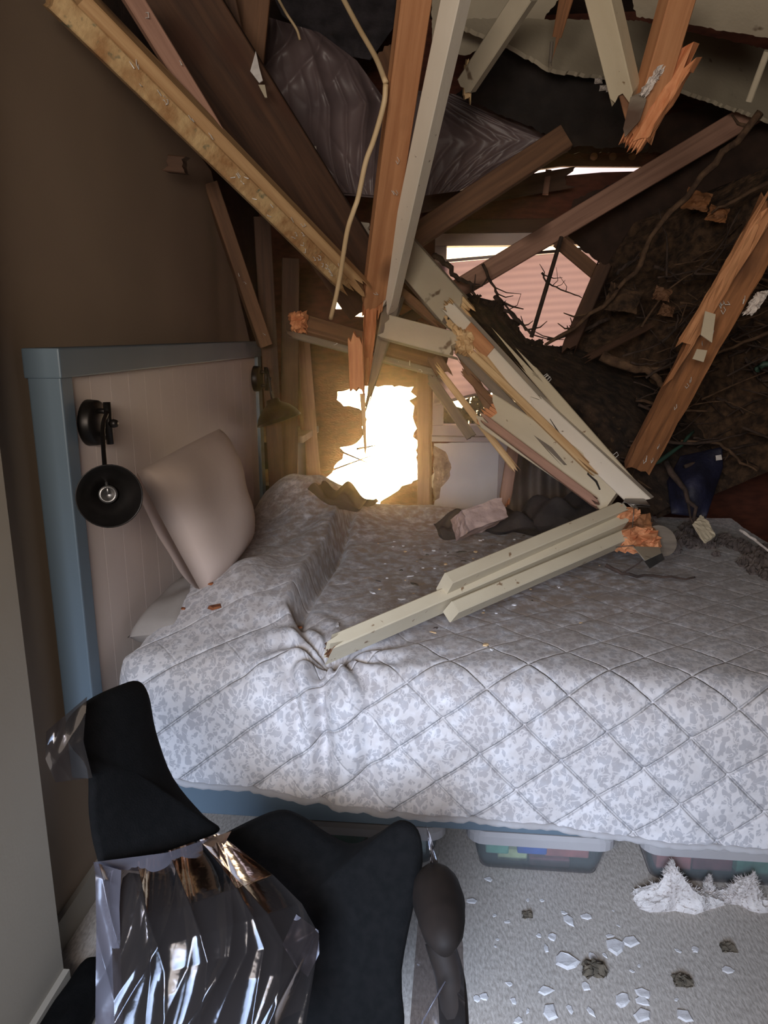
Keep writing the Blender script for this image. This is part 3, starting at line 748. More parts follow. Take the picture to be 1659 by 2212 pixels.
V, Fc = pillow_geo([PX(296, 1020, -.84), PX(474, 926, -.82), PZ(540, 1165, .88), PZ(438, 1284, .80)], .088, pinch=-.015)
o = fixnormals(mesh('pillow', V, Fc, M['pillow'], smooth=True)); tag(o, 'plump blush pillow standing on its corner against the cream headboard', 'pillow')
bm = bmesh.new(); bm.from_mesh(o.data); bmesh.ops.remove_doubles(bm, verts=bm.verts, dist=1e-4); bm.to_mesh(o.data); bm.free(); o.data.polygons.foreach_set('use_smooth', [True] * len(o.data.polygons))
V, Fc = pillow_geo([(-.895, 1.84, .74), (-.76, 1.86, .74), (-.74, 2.40, .75), (-.895, 2.40, .76)], .06)
o = fixnormals(mesh('pillow', V, Fc, M['greysheet'], smooth=True)); tag(o, 'flat grey pillow lying half under the quilt at the headboard', 'pillow')

# ------------------------------------------------------------------ headboard lamps, nightstand
def wall_lamp(base, shade_c, axis, sr, elbow, label):
    base = Vector(base); shade_c = Vector(shade_c); axis = Vector(axis).normalized(); t = empty('wall_lamp', base, label, 'lamp')
    lathe('base', [(0, .03), (.05, .03), (.056, .024), (.058, .004), (.058, 0), (0, 0)], base, (1, 0, 0), M['iron'], t)
    for dz in (.03, -.03):
        tube('bracket', [base + Vector((.02, 0, dz)), base + Vector((.055, -.008, dz))], .007, M['iron'], t)
    tube('hinge', [base + Vector((.055, -.008, -.052)), base + Vector((.055, -.008, .052))], .009, M['iron'], t)
    lathe('knob', [(0, .02), (.009, .018), (.011, .01), (.009, 0), (0, 0)], base + Vector((.06, -.008, .0)), (1, -.2, 0), M['iron'], t, 14)
    back = shade_c - axis * sr * .95
    tube('arm', spline([base + Vector((.055, -.008, .03)), Vector(elbow), back], 5), .0055, M['iron'], t)
    prof = [(sr * .22, -.95), (sr * .26, -.80), (sr * .30, -.72), (sr * .62, -.52), (sr * .86, -.25), (sr * .97, -.03), (sr, 0), (sr * 1.03, .0), (sr * 1.02, -.05), (sr * .9, -.29), (sr * .66, -.58), (sr * .34, -.80), (sr * .29, -.98)]
    lathe('lamp_shade', [(r, h * sr) for r, h in prof], shade_c, axis, M['iron'], t, 40)
    lathe('socket', [(0, -.98 * sr), (sr * .24, -.97 * sr), (sr * .24, -.62 * sr), (sr * .30, -.6 * sr), (sr * .30, -.5 * sr), (sr * .2, -.48 * sr), (sr * .18, -.58 * sr), (0, -.6 * sr)], shade_c, axis, M['steel'], t, 24)
    tube('stem', [back + Vector((.0, 0, .04)), shade_c - axis * sr * .55 + Vector((0, 0, sr * .2)), shade_c - axis * sr * .5], .004, M['steel'], t)
    return t


c1 = PD(237, 1072, 1.58)
wall_lamp(PX(192, 913, -.914), c1, (CAM - c1).normalized() + Vector((.1, 0, -.12)), .0665, PX(222, 930, -.84), 'black swing-arm lamp on the nearest end of the headboard, its shade facing out')
c2 = PD(603, 908, 3.28)
wall_lamp(PX(550, 818, -.914), c2, (.35, -.12, -1), .098, PX(578, 800, -.83), 'black swing-arm lamp at the far headboard post beside the bright hole')
ng = empty('nightstand', (-.98, 4.0, 0), 'dark nightstand in the corner behind the far side of the bed', 'nightstand')
box('side_panel', (-1.10, -1.08, 3.72, 4.12, 0, 1.02), M['darkcabinet'], ng); box('side_panel', (-.83, -.81, 3.72, 4.12, 0, 1.02), M['darkcabinet'], ng)
box('back_panel', (-1.08, -.83, 4.10, 4.12, .0, 1.02), M['darkcabinet'], ng, 0)
box('top', (-1.12, -.77, 3.70, 4.14, 1.02, 1.055), M['litedge'], ng)
for z in (.40, .79): box('shelf', (-1.08, -.83, 3.72, 4.10, z, z + .02), M['litedge'], ng)
for x in (-1.1, -.81): box('front_edge', (x - .004, x + .004, 3.712, 3.72, .02, 1.02), M['litedge'], ng, 0)
q = [PX(x, y, -.914) for x, y in ((187, 1365), (205, 1362), (206, 1425), (188, 1430))]
o = plate('outlet_plate', [q], (1, 0, 0), .006, M['drywall']); tag(o, 'white outlet plate low on the cream headboard near the post', 'outlet')

# ------------------------------------------------------------------ rafters and wall studs at the torn wall
bd = board
bd('rafter', (110, -8, 1.60), (742, 614, 2.55), .048, .045, 8, 'mossy', 'long rafter with mossy torn drywall edge and many staples along the taupe wall', 'rafter', ja=.005, jb=.05, staples=(26, 'face'), bow=.01)
bd('rafter', (172, -8, 1.63), (772, 606, 2.58), .046, .05, -18, 'tan', 'light tan rafter lying against the mossy edged one', 'rafter', jb=.06, staples=(8, 'face'))
bd('rafter', (276, -20, 1.78), (462, 282, 2.0), .044, .04, 12, 'pinkish', 'short pinkish rafter meeting the tan one at an acute angle', 'rafter', ja=.0, jb=.05, staples=(3, 'face'))
bd('truss_member', (335, -60, 2.05), (800, 640, 2.95), .24, .04, -10, 'darkbrown', 'wide dark brown plank behind the tan rafter', 'truss', jb=.05)
bd('truss_member', (462, -25, 2.25), (528, 262, 2.45), .115, .04, 6, 'darkbrown', 'reddish brown upright board at the top behind the wide plank', 'truss', jb=.04)
bd('truss_member', (545, -25, 2.35), (520, 260, 2.6), .12, .035, -8, 'brown', 'grey-brown upright board next to the plastic sheet', 'truss', jb=.05)
bd('truss_member', (585, 240, 2.6), (792, 610, 3.05), .12, .04, 6, 'darkbrown', 'dark brace sloping below the plastic sheet', 'truss', jb=.05)
bd('truss_member', (698, 470, 2.9), (806, 606, 3.1), .03, .03, 0, 'greywood', 'thin grey batten on the lower end of the dark brace', 'truss')
bd('stud', (452, 395, 2.95), (572, 745, 3.25), .055, .07, 10, 'brown', 'slanting brown stud at the torn edge of the taupe wall', 'stud', staples=(3, 'face'))
bd('stud', (566, 470, 3.3), (612, 1290, 3.62), .075, .04, 0, 'darkbrown', 'dark upright stud behind the far headboard post', 'stud')
bd('stud', (628, 560, 3.6), (622, 1290, 3.75), .085, .04, 0, 'darkbrown', 'dark stud in the corner over the nightstand', 'stud')
bd('stud', (648, 700, 3.95), (676, 1040, 4.1), .075, .06, 22, 'pinkish', 'pale stud at the edge of the glowing torn hole', 'stud')
bd('stud', (917, 690, 4.28), (917, 1130, 4.28), .072, .06, -14, 'pinkish', 'stud between the glowing hole and the torn drywall', 'stud')
bd('board', (694, 486, 3.02), (800, 500, 3.05), .06, .03, 20, 'paint', 'scrap of white board behind the cable', 'board', ja=.02, jb=.02)
bd('board', (640, 322, 3.0), (684, 320, 3.0), .016, .03, 0, 'paint', 'small white strip in front of the plastic sheet', 'board')
bd('wood_block', (362, 354, 2.36), (402, 358, 2.36), .05, .05, 5, 'darkbrown', 'stub of broken wood poking through the taupe wall', 'wood block', ja=.012, jb=.01)
bd('roof_scrap', (810, 652, 3.6), (990, 705, 3.6), .05, .02, 30, 'redwood', 'reddish sheathing strip above the fallen horizontal beam', 'board', ja=.03, jb=.03)
bd('roof_scrap', (860, 700, 3.2), (965, 640, 3.5), .05, .02, -20, 'darkbrown', 'dark scrap leaning behind the fallen horizontal beam', 'board', ja=.03, jb=.03)

# ------------------------------------------------------------------ cables
def cable(pts, r, label, d0=None):
    o = tube('cable', spline([PD(*p) for p in pts], 6), r, M['cable'], None, 10); return tag(o, label, 'cable')


cable([(735, -15, 2.15), (775, 60, 2.1), (812, 125, 2.05), (833, 178, 2.0)], .0075, 'ivory cable hanging from the top down to the orange stud')
cable([(833, 182, 2.0), (829, 225, 2.02), (808, 300, 2.08), (790, 350, 2.12), (774, 425, 2.18), (764, 455, 2.2), (750, 500, 2.25), (737, 580, 2.35), (726, 640, 2.42), (714, 688, 2.5)], .0075, 'ivory cable hanging beside the orange stud to the fallen beam')
cable([(596, -12, 2.6), (618, 28, 2.6), (640, 62, 2.62), (648, 86, 2.64)], .005, 'short thin cable end over the plastic sheet')

# ------------------------------------------------------------------ hanging timbers, middle
bd('stud', (898, -20, 1.84), (806, 655, 2.74), .082, .040, 20, 'orange', 'orange stud hanging in the middle with a splintered lower end', 'stud', jb=.05, raw='raw', rawlen=.12, staples=(4, 'face'))
bd('stud', (989, -20, 1.80), (840, 655, 2.76), .056, .055, -34, 'paint', 'cream painted timber hanging beside the orange stud', 'stud', jb=.05)
bd('splinter', (803, 640, 2.72), (792, 800, 2.9), .05, .03, 14, 'raw', 'raw splintered piece under the orange stud', 'splinter', ja=.03, jb=.08, taper=.6, rough=.003, raw='raw', rawlen=.09)
bd('splinter', (768, 735, 2.68), (772, 845, 2.7), .055, .022, -8, 'raw', 'flat pink splinter hanging at the lowest tip of the orange stud', 'splinter', ja=.03, jb=.02)
bd('splinter', (852, 640, 2.8), (794, 868, 2.85), .075, .03, -25, 'greywood', 'grey pointed splinter under the cream timber', 'splinter', ja=.02, jb=.05, taper=.22)
bd('splinter', (783, 850, 2.75), (790, 985, 2.8), .020, .012, 0, 'raw_pale', 'thin wood shred dangling in front of the bright hole', 'splinter', jb=.03, taper=.4)
for k, (a_, b_) in enumerate((((700, 1022), (800, 985)), ((735, 975), (795, 1000)), ((770, 970), (812, 962)))):
    bd('twig', (*a_, 4.43), (*b_, 4.43), .014, .008, 0, 'darkbrown', ('dark twig across the lower glow', 'short twig in the glow', 'upper twig at the side of the glow')[k], 'twig', taper=.4)
bd('timber', (640, 700, 2.9), (950, 788, 3.0), .072, .06, 32, 'brown', 'brown broken beam lying level over the glowing hole', 'timber', ja=.03, jb=.05, staples=(5, -1))
bd('board', (628, 722, 2.87), (948, 808, 2.97), .028, .012, 10, 'greywood', 'grey drywall edge strip along the bottom of the level brown beam', 'board', ja=.02, jb=.03, staples=(4, 'face'))
bd('timber', (828, 706, 2.72), (988, 748, 2.66), .088, .04, 16, 'slab', 'short cream painted beam end behind the orange stud', 'timber', ja=.02, jb=.02)  # darker board paint puts this beam's shadow into its colour
V, Fc = pillow_geo([PD(624, 675, 2.86), PD(664, 672, 2.86), PD(662, 722, 2.86), PD(628, 716, 2.86)], .035, 10)
rr = random.Random(8); V = [v + Vector((rr.uniform(-1, 1), rr.uniform(-1, 1), rr.uniform(-1, 1))) * .007 for v in V]
tag(mesh('wood_chunk', V, Fc, M['raw']), 'torn orange wood clump at the end of the level brown beam', 'wood chunk')

# diagonal fallen timbers
bd('timber', (852, 520, 2.95), (992, 680, 2.72), .125, .045, -12, 'slab', 'broad cream beam with torn grain falling from behind the hanging timbers', 'timber', ja=.06, jb=.04, raw='raw_pale', rawlen=.05)
bd('board', (880, 596, 2.9), (962, 690, 2.75), .05, .02, 10, 'greywood', 'grey strip under the broad cream beam', 'board', ja=.05, jb=.03)
bd('board', (840, 610, 2.92), (950, 702, 2.8), .035, .03, 24, 'brown', 'brown strip under the broad cream beam', 'board', ja=.05, jb=.03)
bd('timber', (975, 664, 2.72), (1196, 905, 2.56), .048, .06, -18, 'paint', 'cream beam running down from the crack, orange where the paint broke off', 'timber', ja=.02, jb=.02, raw='raw_pale', rawlen=.05, rawat='a')
bd('timber', (1150, 862, 2.57), (1392, 1088, 2.34), .062, .05, -14, 'paint', 'cracked cream beam ending at the pivot of the fallen timbers', 'timber', ja=.04, jb=.02)
o = bd('board', (1008, 708, 2.655), (1058, 762, 2.62), .052, .004, -18, 'orange', 'patch of bare orange wood on the cream diagonal beam', 'board')
bd('timber', (1062, 892, 2.62), (1330, 1072, 2.40), .125, .04, -6, 'paint2', 'wide cream plank with a broken upper end propped on the bed timbers', 'timber', ja=.04, raw='raw', rawlen=.05, rawat='a')
bd('timber', (1045, 905, 2.58), (1285, 1085, 2.37), .028, .03, 10, 'pinkish', 'narrow pink edge strip along the wide cream plank', 'timber', ja=.03, jb=.02)
bd('splinter', (1122, 772, 2.62), (1386, 1074, 2.36), .040, .016, 4, 'paint2', 'long cream slat with a sharp point over the dark debris', 'splinter', ja=.14, staples=(4, 1), taper=1.0)
bd('splinter', (992, 738, 2.68), (1265, 1003, 2.42), .026, .02, 20, 'raw_pale', 'golden splinter lit by the glow under the cream beam', 'splinter', ja=.06, jb=.06)
bd('splinter', (1028, 748, 2.66), (1150, 905, 2.54), .016, .02, 50, 'raw_pale', 'thin golden sliver beside the orange patch', 'splinter', ja=.06, jb=.05)
bd('splinter', (985, 752, 2.70), (1190, 965, 2.5), .035, .02, 0, 'greywood', 'grey-brown splinter below the golden one', 'splinter', ja=.05, jb=.08)
bd('splinter', (1000, 800, 2.75), (1150, 960, 2.58), .028, .02, 0, 'brown', 'brown splinter behind the grey-brown one', 'splinter', ja=.05, jb=.08)
bd('splinter', (985, 742, 2.74), (1078, 922, 2.72), .034, .02, 0, 'brown', 'dark stick crossing the bottom of the shade', 'splinter', ja=.03, jb=.03)
bd('splinter', (922, 806, 2.9), (1018, 944, 2.8), .040, .01, 8, 'greywood', 'flat pale slat crossing the lower window corner', 'splinter', ja=.05, jb=.004)
bd('splinter', (948, 800, 2.92), (1112, 1012, 2.75), .026, .018, 0, 'raw_pale', 'bent golden brown slat between the level beam and the curtain', 'splinter', ja=.04, jb=.02, bow=-.02)
bd('splinter', (935, 768, 2.95), (960, 810, 2.95), .06, .03, 0, 'brown', 'ragged brown end piece of the level beam', 'splinter', ja=.02, jb=.03)
def crack(label, pts, r):
    """A dark open split: a thin sunken strip of shadowed raw wood, part of its board."""
    o, m = BOARDS[label]; inv = m.inverted(); V, Fc = tube_geo([inv @ PD(*p) for p in pts], [r * k for k in (.4, 1, .8, 1.1, .7, .3)[:len(pts)]], 6)
    c = mesh('crack', V, Fc, M['felt'], parent=o, local=True); c['label'] = 'dark split in the painted wood'


crack('wide cream plank with a broken upper end propped on the bed timbers', [(1262, 982, 2.437), (1274, 1008, 2.425), (1270, 1024, 2.42), (1288, 1040, 2.41), (1296, 1058, 2.405)], .0035)
crack('cracked cream beam ending at the pivot of the fallen timbers', [(1188, 905, 2.50), (1214, 945, 2.47), (1240, 975, 2.45), (1262, 990, 2.43)], .0022)
crack('broad cream beam with torn grain falling from behind the hanging timbers', [(992, 652, 2.715), (984, 664, 2.71), (972, 672, 2.71), (968, 690, 2.71)], .003)
V, Fc = pillow_geo([PD(972, 700, 2.66), PD(1030, 720, 2.66), PD(1020, 775, 2.66), PD(985, 760, 2.66)], .03, 12)
V = [v + Vector((rr.uniform(-1, 1), rr.uniform(-1, 1), rr.uniform(-1, 1))) * .008 for v in V]
tag(mesh('wood_chunk', V, Fc, M['raw_pale']), 'torn golden wood fibres where the cream beams cracked apart', 'wood chunk')
bd('stud', (1112, 945, 3.25), (1090, 1085, 3.25), .05, .03, 10, 'pinkish', 'short pink stud standing under the wide cream plank', 'stud', ja=.03, jb=.04, raw='raw', rawlen=.03)

# three-ply timber lying on the bed
bd('timber', (960, 1266, 1.90), (1334, 1108, 2.28), .036, .075, 24, 'paint2', 'top ply of the cream timber on the bed, shortest of the three', 'timber', jb=.012)
bd('timber', (728, 1396, 1.77), (1340, 1133, 2.28), .035, .075, 24, 'paint2', 'middle ply of the cream timber, its tip driven into the quilt', 'timber', ja=.03, jb=.012, raw='orange_dark', rawlen=.04, rawat='a')
bd('timber', (974, 1322, 1.90), (1350, 1161, 2.28), .035, .06, 16, 'paint2', 'lowest ply of the cream timber on the bed', 'timber', jb=.012)
def ragged_block(name, px, thick, mat, label, cat, seed=1, rough=.006):
    q, nn = plane3(px)
    if nn.dot(CAM - q[0]) > 0: nn = -nn
    rg = random.Random(seed); o = plate(name, [q], nn, thick, mat)
    bm = bmesh.new(); bm.from_mesh(o.data); bmesh.ops.subdivide_edges(bm, edges=list(bm.edges), cuts=5, use_grid_fill=True); bmesh.ops.triangulate(bm, faces=bm.faces)
    for v in bm.verts: v.co += Vector((rg.uniform(-1, 1), rg.uniform(-1, 1), rg.uniform(-1, 1))) * rough
    bm.to_mesh(o.data); bm.free(); return tag(o, label, cat)
ragged_block('wood_chunk', [(1330, 1095, 2.24), (1376, 1096, 2.27), (1385, 1118, 2.27), (1368, 1125, 2.25), (1338, 1122, 2.24)], .05, M['raw'], 'upper torn orange end of the cream timber on the bed', 'wood chunk', 3)
ragged_block('wood_chunk', [(1348, 1148, 2.24), (1392, 1138, 2.28), (1418, 1150, 2.29), (1432, 1180, 2.29), (1398, 1178, 2.27), (1350, 1172, 2.24)], .06, M['raw'], 'lower ragged orange end of the cream timber on the bed', 'wood chunk', 4, .009)
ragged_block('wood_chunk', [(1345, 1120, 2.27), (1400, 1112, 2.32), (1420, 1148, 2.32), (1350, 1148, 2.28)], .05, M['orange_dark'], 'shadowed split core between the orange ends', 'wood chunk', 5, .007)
cl = empty('joist_clip', PD(1375, 1090, 2.25), 'bent metal joist clip hooked over the broken timber end', 'joist clip')
for a_ in ([(1342, 1088, 2.24), (1350, 1084, 2.24), (1370, 1094, 2.23), (1404, 1095, 2.24)], [(1370, 1094, 2.23), (1366, 1140, 2.23)], [(1330, 1182, 2.22), (1368, 1178, 2.21), (1394, 1214, 2.16)]):
    tube('wire_edge', [PD(*p) for p in a_], .0014, M['steel'], cl, 6)
q, nn = plane3([(1392, 1212, 2.16), (1430, 1195, 2.18), (1436, 1208, 2.17), (1404, 1228, 2.15)]); plate('tab', [q], nn, .002, M['steel'], cl)
q, nn = plane3([(1368, 1180, 2.215), (1425, 1182, 2.25), (1428, 1194, 2.19), (1394, 1210, 2.165)]); plate('web', [q], nn, .002, M['slab'], cl)
q, nn = plane3([(1345, 1086, 2.24), (1404, 1093, 2.25), (1392, 1078, 2.32), (1350, 1078, 2.3)]); plate('saddle', [q], nn, .002, M['steel'], cl)
dsk = []
for k in range(20):
    t = 2 * math.pi * k / 20; dsk.append((1428 + 34 * math.cos(t) + 6 * math.sin(t), 1168 + 34 * math.sin(t), 2.34))
q, nn = plane3(dsk); nn = -nn if nn.dot(CAM - q[0]) > 0 else nn
tag(bevel(plate('end_cap', [q], nn, .03, M['greywood']), .006), 'rounded pale plastic end cap behind the orange broken wood', 'end cap')

# ------------------------------------------------------------------ timbers at the upper right
bd('stud', (1640, 236, 3.0), (955, 645, 3.55), .090, .038, -6, 'pinkish', 'long pinkish stud crossing the window diagonally', 'stud', jb=.02, nx=10, raw=None)
bd('stud', (1222, 296, 2.95), (885, 520, 3.05), .092, .05, -14, 'brown', 'shorter brown stud parallel to the long pinkish one', 'stud', jb=.02)
bd('stud', (1682, 440, 1.86), (1376, 1008, 2.62), .090, .05, 24, 'orange_dark', 'heavy orange-brown timber with split face leaning over the debris heap', 'stud', ja=.02, jb=.03, rough=.003, staples=(16, 'face'), nx=16, raw=None)
V = []
bd('splinter', (1655, 455, 1.84), (1470, 760, 2.16), .042, .02, 30, 'orange', 'raw orange split face on the heavy leaning timber', 'splinter', ja=.06, jb=.14, rough=.003, nx=12)
bd('timber', (1298, -20, 1.76), (1352, 205, 1.94), .066, .05, -30, 'paint2', 'cream timber hanging at the upper edge, bare orange at its tip', 'timber', jb=.02)
bd('splinter', (1352, 160, 1.92), (1372, 290, 2.0), .058, .04, 0, 'orange', 'bare orange tip below the hanging cream timber', 'splinter', ja=.04, jb=.05, taper=.5)
bd('timber', (1470, -25, 1.75), (1388, 260, 1.98), .070, .055, 28, 'orange', 'orange stud hanging at the upper edge above a torn end', 'timber', jb=.05)
bd('splinter', (1482, 118, 1.86), (1372, 300, 1.99), .066, .032, -18, 'raw', 'torn raw plank end hanging lowest under the cream ceiling board', 'splinter', ja=.03, jb=.03, rough=.004, raw='raw', rawlen=.04)
q, nn = plane3([(1350, 296, 1.93), (1346, 278, 1.93), (1362, 210, 1.91), (1392, 195, 1.90), (1396, 216, 1.90), (1382, 260, 1.92)])
tag(plate('nail_plate', [q], nn, .003, M['greywood']), 'grey toothed nail plate on the torn plank end', 'nail plate')
V, Fc = pillow_geo([PD(1382, 205, 1.88), PD(1425, 135, 1.86), PD(1440, 140, 1.86), PD(1395, 210, 1.88)], .012, 12)
V = [v + Vector((rr.uniform(-1, 1), rr.uniform(-1, 1), rr.uniform(-1, 1))) * .005 for v in V]
tag(mesh('fluff_tuft', V, Fc, M['fluff']), 'white fluff caught on the torn plank end and nail plate', 'fluff')
bd('timber', (1140, -15, 2.15), (1006, 188, 2.4), .060, .045, -20, 'slab', 'cream timber with a split yellow end pointing at the black felt', 'timber', jb=.01)
bd('splinter', (1012, 140, 2.37), (1008, 215, 2.42), .025, .03, 10, 'raw_pale', 'split yellow end piece of the cream timber by the black felt', 'splinter', ja=.02, jb=.02)
bd('splinter', (1225, -10, 2.3), (1200, 92, 2.4), .045, .02, 0, 'orange_dark', 'thin orange splinter hanging in front of the cream ceiling board', 'splinter', jb=.06, taper=.6)
bd('splinter', (1192, 90, 2.42), (1188, 142, 2.45), .012, .01, 0, 'greywood', 'grey sliver under the thin orange splinter', 'splinter', jb=.02)
bd('board', (830, 110, 2.7), (850, 170, 2.7), .06, .03, 0, 'brown', 'brown block beside the orange stud near the top', 'board', ja=.01, jb=.01)
bd('lumber_scrap', (1205, 520, 3.35), (1290, 592, 3.35), .06, .025, 10, 'brown', 'brown board leaning into the window corner over the shade', 'board', jb=.02)
bd('lumber_scrap', (1305, 575, 3.1), (1228, 755, 3.15), .060, .035, -10, 'darkbrown', 'dark upright board standing in front of the shade', 'board', ja=.02, jb=.03)
bd('rod', (1213, 512, 3.2), (1148, 728, 3.2), .016, .016, 45, 'bark', 'thin straight black rod in front of the shade', 'rod')
bd('lumber_scrap', (940, 398, 4.02), (1150, 372, 4.02), .03, .03, 0, 'redwood', 'thin reddish strip under the plastic sheet', 'board', ja=.02, jb=.02)
bd('lumber_scrap', (900, 440, 3.9), (1230, 385, 3.8), .10, .03, 0, 'darkbrown', 'dark board above the window below the plastic sheet', 'board', jb=.03)
bd('lumber_scrap', (1185, 368, 3.8), (1178, 420, 3.8), .03, .02, 0, 'pinkish', 'short pink block at the start of the high bright slot', 'board')
for k, x in enumerate((1283, 1324, 1366)):
    c = PD(x, 338, 3.6); tag(lathe('rafter_end', [(0, 0), (.016, 0), (.018, .006), (.018, .05), (0, .05)], c, (c - CAM).normalized(), M['orange_dark'], None, 10), ('first', 'second', 'third')[k] + ' pale round dowel end from the window side over the bright slot', 'dowel')

# ------------------------------------------------------------------ ceiling boards, felt, plastic sheets
tag(slab('sagging_board', [(960, 40, 2.55), (1100, 96, 2.6), (1190, 148, 2.62), (1345, 170, 2.6), (1480, 195, 2.55), (1700, 272, 2.4), (1720, 120, 2.2), (1380, 45, 2.3), (1150, 40, 2.4)], .016, M['slab'], rough=.004, seed=4), 'long cream painted ceiling board sagging above the black felt', 'ceiling board')
tag(slab('sagging_board', [(1375, 36, 2.2), (1720, 92, 2.05), (1720, -80, 1.85), (1340, -80, 1.95)], .016, M['slab'], rough=.003, seed=6), 'grey-cream ceiling board at the upper edge past the dark joint', 'ceiling board')
tag(slab('sagging_board', [(935, 110, 2.85), (1005, 120, 2.85), (1160, 60, 2.75), (1250, -60, 2.5), (930, -60, 2.6)], .016, M['slab'], rough=.003, seed=7), 'cream ceiling board behind the cream timber with the split end', 'ceiling board')
bd('ceiling_strip', (1658, 110, 2.1), (1618, 218, 2.2), .018, .02, 0, 'slab', 'short strip glued across the long cream ceiling board', 'strip')
tag(slab('felt_sheet', [(985, 205, 3.0), (1100, 96, 2.8), (1360, 150, 2.75), (1400, 320, 3.1), (1240, 318, 3.2), (1140, 272, 3.15)], .01, M['felt'], rough=.006, seed=8), 'black roofing felt hanging between the ceiling board and the plastic', 'felt')
for k, (x, y) in enumerate(((1292, 175), (1303, 190), (1318, 192))):
    c = PD(x, y, 2.6); V, Fc = pillow_geo([c + Vector((-.014, 0, -.01)), c + Vector((.016, 0, -.008)), c + Vector((.014, 0, .01)), c + Vector((-.012, 0, .009))], .008, 6)
    tag(mesh('fluff_tuft', V, Fc, M['fluff']), ('topmost', 'middle', 'lowest')[k] + ' of three pale fluff scraps at the edge of the black felt', 'fluff', 'fluff scraps on the felt edge')
o = patch('plastic_sheet', [(556, 30, 2.9), (548, 150, 2.95), (600, 290, 3.0), (690, 412, 3.05)], [(690, 70, 3.0), (770, 130, 3.05), (835, 220, 3.1), (838, 425, 3.15)], 110, 120, M['vapor'], noise=.025, nf=10, seed=5, fold=(.008, 2.2), crease=(.022, 5))
tag(o, 'crumpled purple-grey plastic sheet hanging beside the orange stud', 'plastic sheet')
o = patch('plastic_sheet', [(838, 190, 3.25), (850, 300, 3.25), (900, 425, 3.3)], [(1000, 205, 3.2), (1235, 300, 3.25), (1010, 410, 3.35)], 80, 60, M['vapor'], noise=.012, nf=9, seed=9, fold=(.004, 2.5), crease=(.012, 4))
tag(o, 'purple-grey plastic sheet stretched behind the cream timber', 'plastic sheet')
o = patch('plastic_sheet', [(690, 405, 3.1), (700, 418, 3.1)], [(850, 415, 3.15), (860, 432, 3.15)], 30, 6, M['vapor'], noise=.01, nf=20, seed=3)
tag(o, 'rolled pink hem along the bottom of the crumpled sheet', 'plastic sheet')
o = patch('insulation_batt', [(575, -40, 3.1), (610, 35, 3.1), (735, 118, 3.1)], [(860, -40, 3.1), (850, 60, 3.1), (800, 130, 3.1)], 40, 30, M['batt'], noise=.03, nf=18, seed=4, thick=.06)
tag(o, 'dark blue-grey insulation batt above the crumpled plastic sheet', 'insulation')
q, nn = plane3([(553, 112, 2.2), (561, 150, 2.2), (568, 175, 2.2), (560, 180, 2.2), (541, 155, 2.2)])
tag(plate('plastic_scrap', [q], nn, .004, M['chip']), 'small bright white scrap at the edge of the crumpled sheet', 'plastic scrap')
q, nn = plane3([(558, 183, 2.2), (572, 183, 2.2), (577, 210, 2.2), (572, 210, 2.2)])
tag(plate('plastic_scrap', [q], nn, .004, M['slab']), 'smaller grey scrap just under the bright white one', 'plastic scrap')
tag(slab('sheathing_panel', [(1215, 500, 3.85), (1330, 600, 3.8), (1480, 560, 3.6), (1760, 420, 3.2), (1760, 180, 3.3), (1560, 290, 3.6), (1380, 375, 3.8), (1240, 430, 3.9)], .03, M['roofdeck'], rough=.006, seed=11), 'dark brown collapsed roof panel behind the long pinkish stud', 'roof panel')
tag(slab('sheathing_panel', [(1180, 330, 3.9), (1760, 330, 3.4), (1760, 180, 3.3), (1240, 290, 3.7)], .03, M['roofdeck'], rough=.006, seed=12), 'dark roof panel under the long cream ceiling board', 'roof panel')

# ------------------------------------------------------------------ debris heap and branches
o = patch('debris_heap', [(975, 640, 3.05), (1035, 720, 3.0), (1150, 850, 2.95), (1260, 985, 2.9), (1330, 1060, 2.88), (1390, 1125, 2.86)],
          [(1000, 634, 3.2), (1075, 652, 3.3), (1145, 742, 3.35), (1240, 752, 3.4), (1400, 800, 3.3), (1600, 1010, 3.05)], 70, 90, M['soil'], noise=.035, nf=26, seed=12, bulge=.10, thick=.5)
tag(o, 'dark heap of dirt and shredded insulation behind the cracked cream timbers', 'debris heap', kind='stuff')
o = patch('debris_heap', [(1235, 740, 3.45), (1300, 590, 3.6), (1370, 480, 3.55), (1560, 400, 3.3)][::-1] + [(1240, 752, 3.45), (1330, 960, 3.3), (1420, 1120, 3.15)],
          [(1740, 330, 3.0), (1740, 520, 2.95), (1740, 800, 2.95), (1740, 985, 2.9)], 90, 100, M['thatch'], noise=.05, nf=22, seed=14, thick=.3)
tag(o, 'brown fibrous heap of brush filling the window corner under the collapsed panel', 'debris heap', kind='stuff')
# foam and insulation crumbs where the heap meets the bed
rg = random.Random(21)
fl = [(1098, 708, 3.28, .05), (1062, 672, 3.22, .055), (1018, 652, 3.15, .04), (1150, 752, 3.3, .05), (1215, 765, 3.3, .045)]
for k, (x, y, d, r) in enumerate(fl):
    c = PD(x, y, d); V, Fc = pillow_geo([c + Vector((-r, 0, -r * .8)), c + Vector((r, .01, -r * .7)), c + Vector((r, .02, r * .7)), c + Vector((-r, .01, r * .8))], r * .7, 14)
    V = [v + Vector((rg.uniform(-1, 1), rg.uniform(-1, 1), rg.uniform(-1, 1))) * r * .16 for v in V]
    tag(mesh('insulation_clump', V, Fc, M['soil']), ('third', 'second', 'first', 'fourth', 'fifth')[k] + ' dark insulation clump along the crest of the heap from the cream beam', 'insulation')


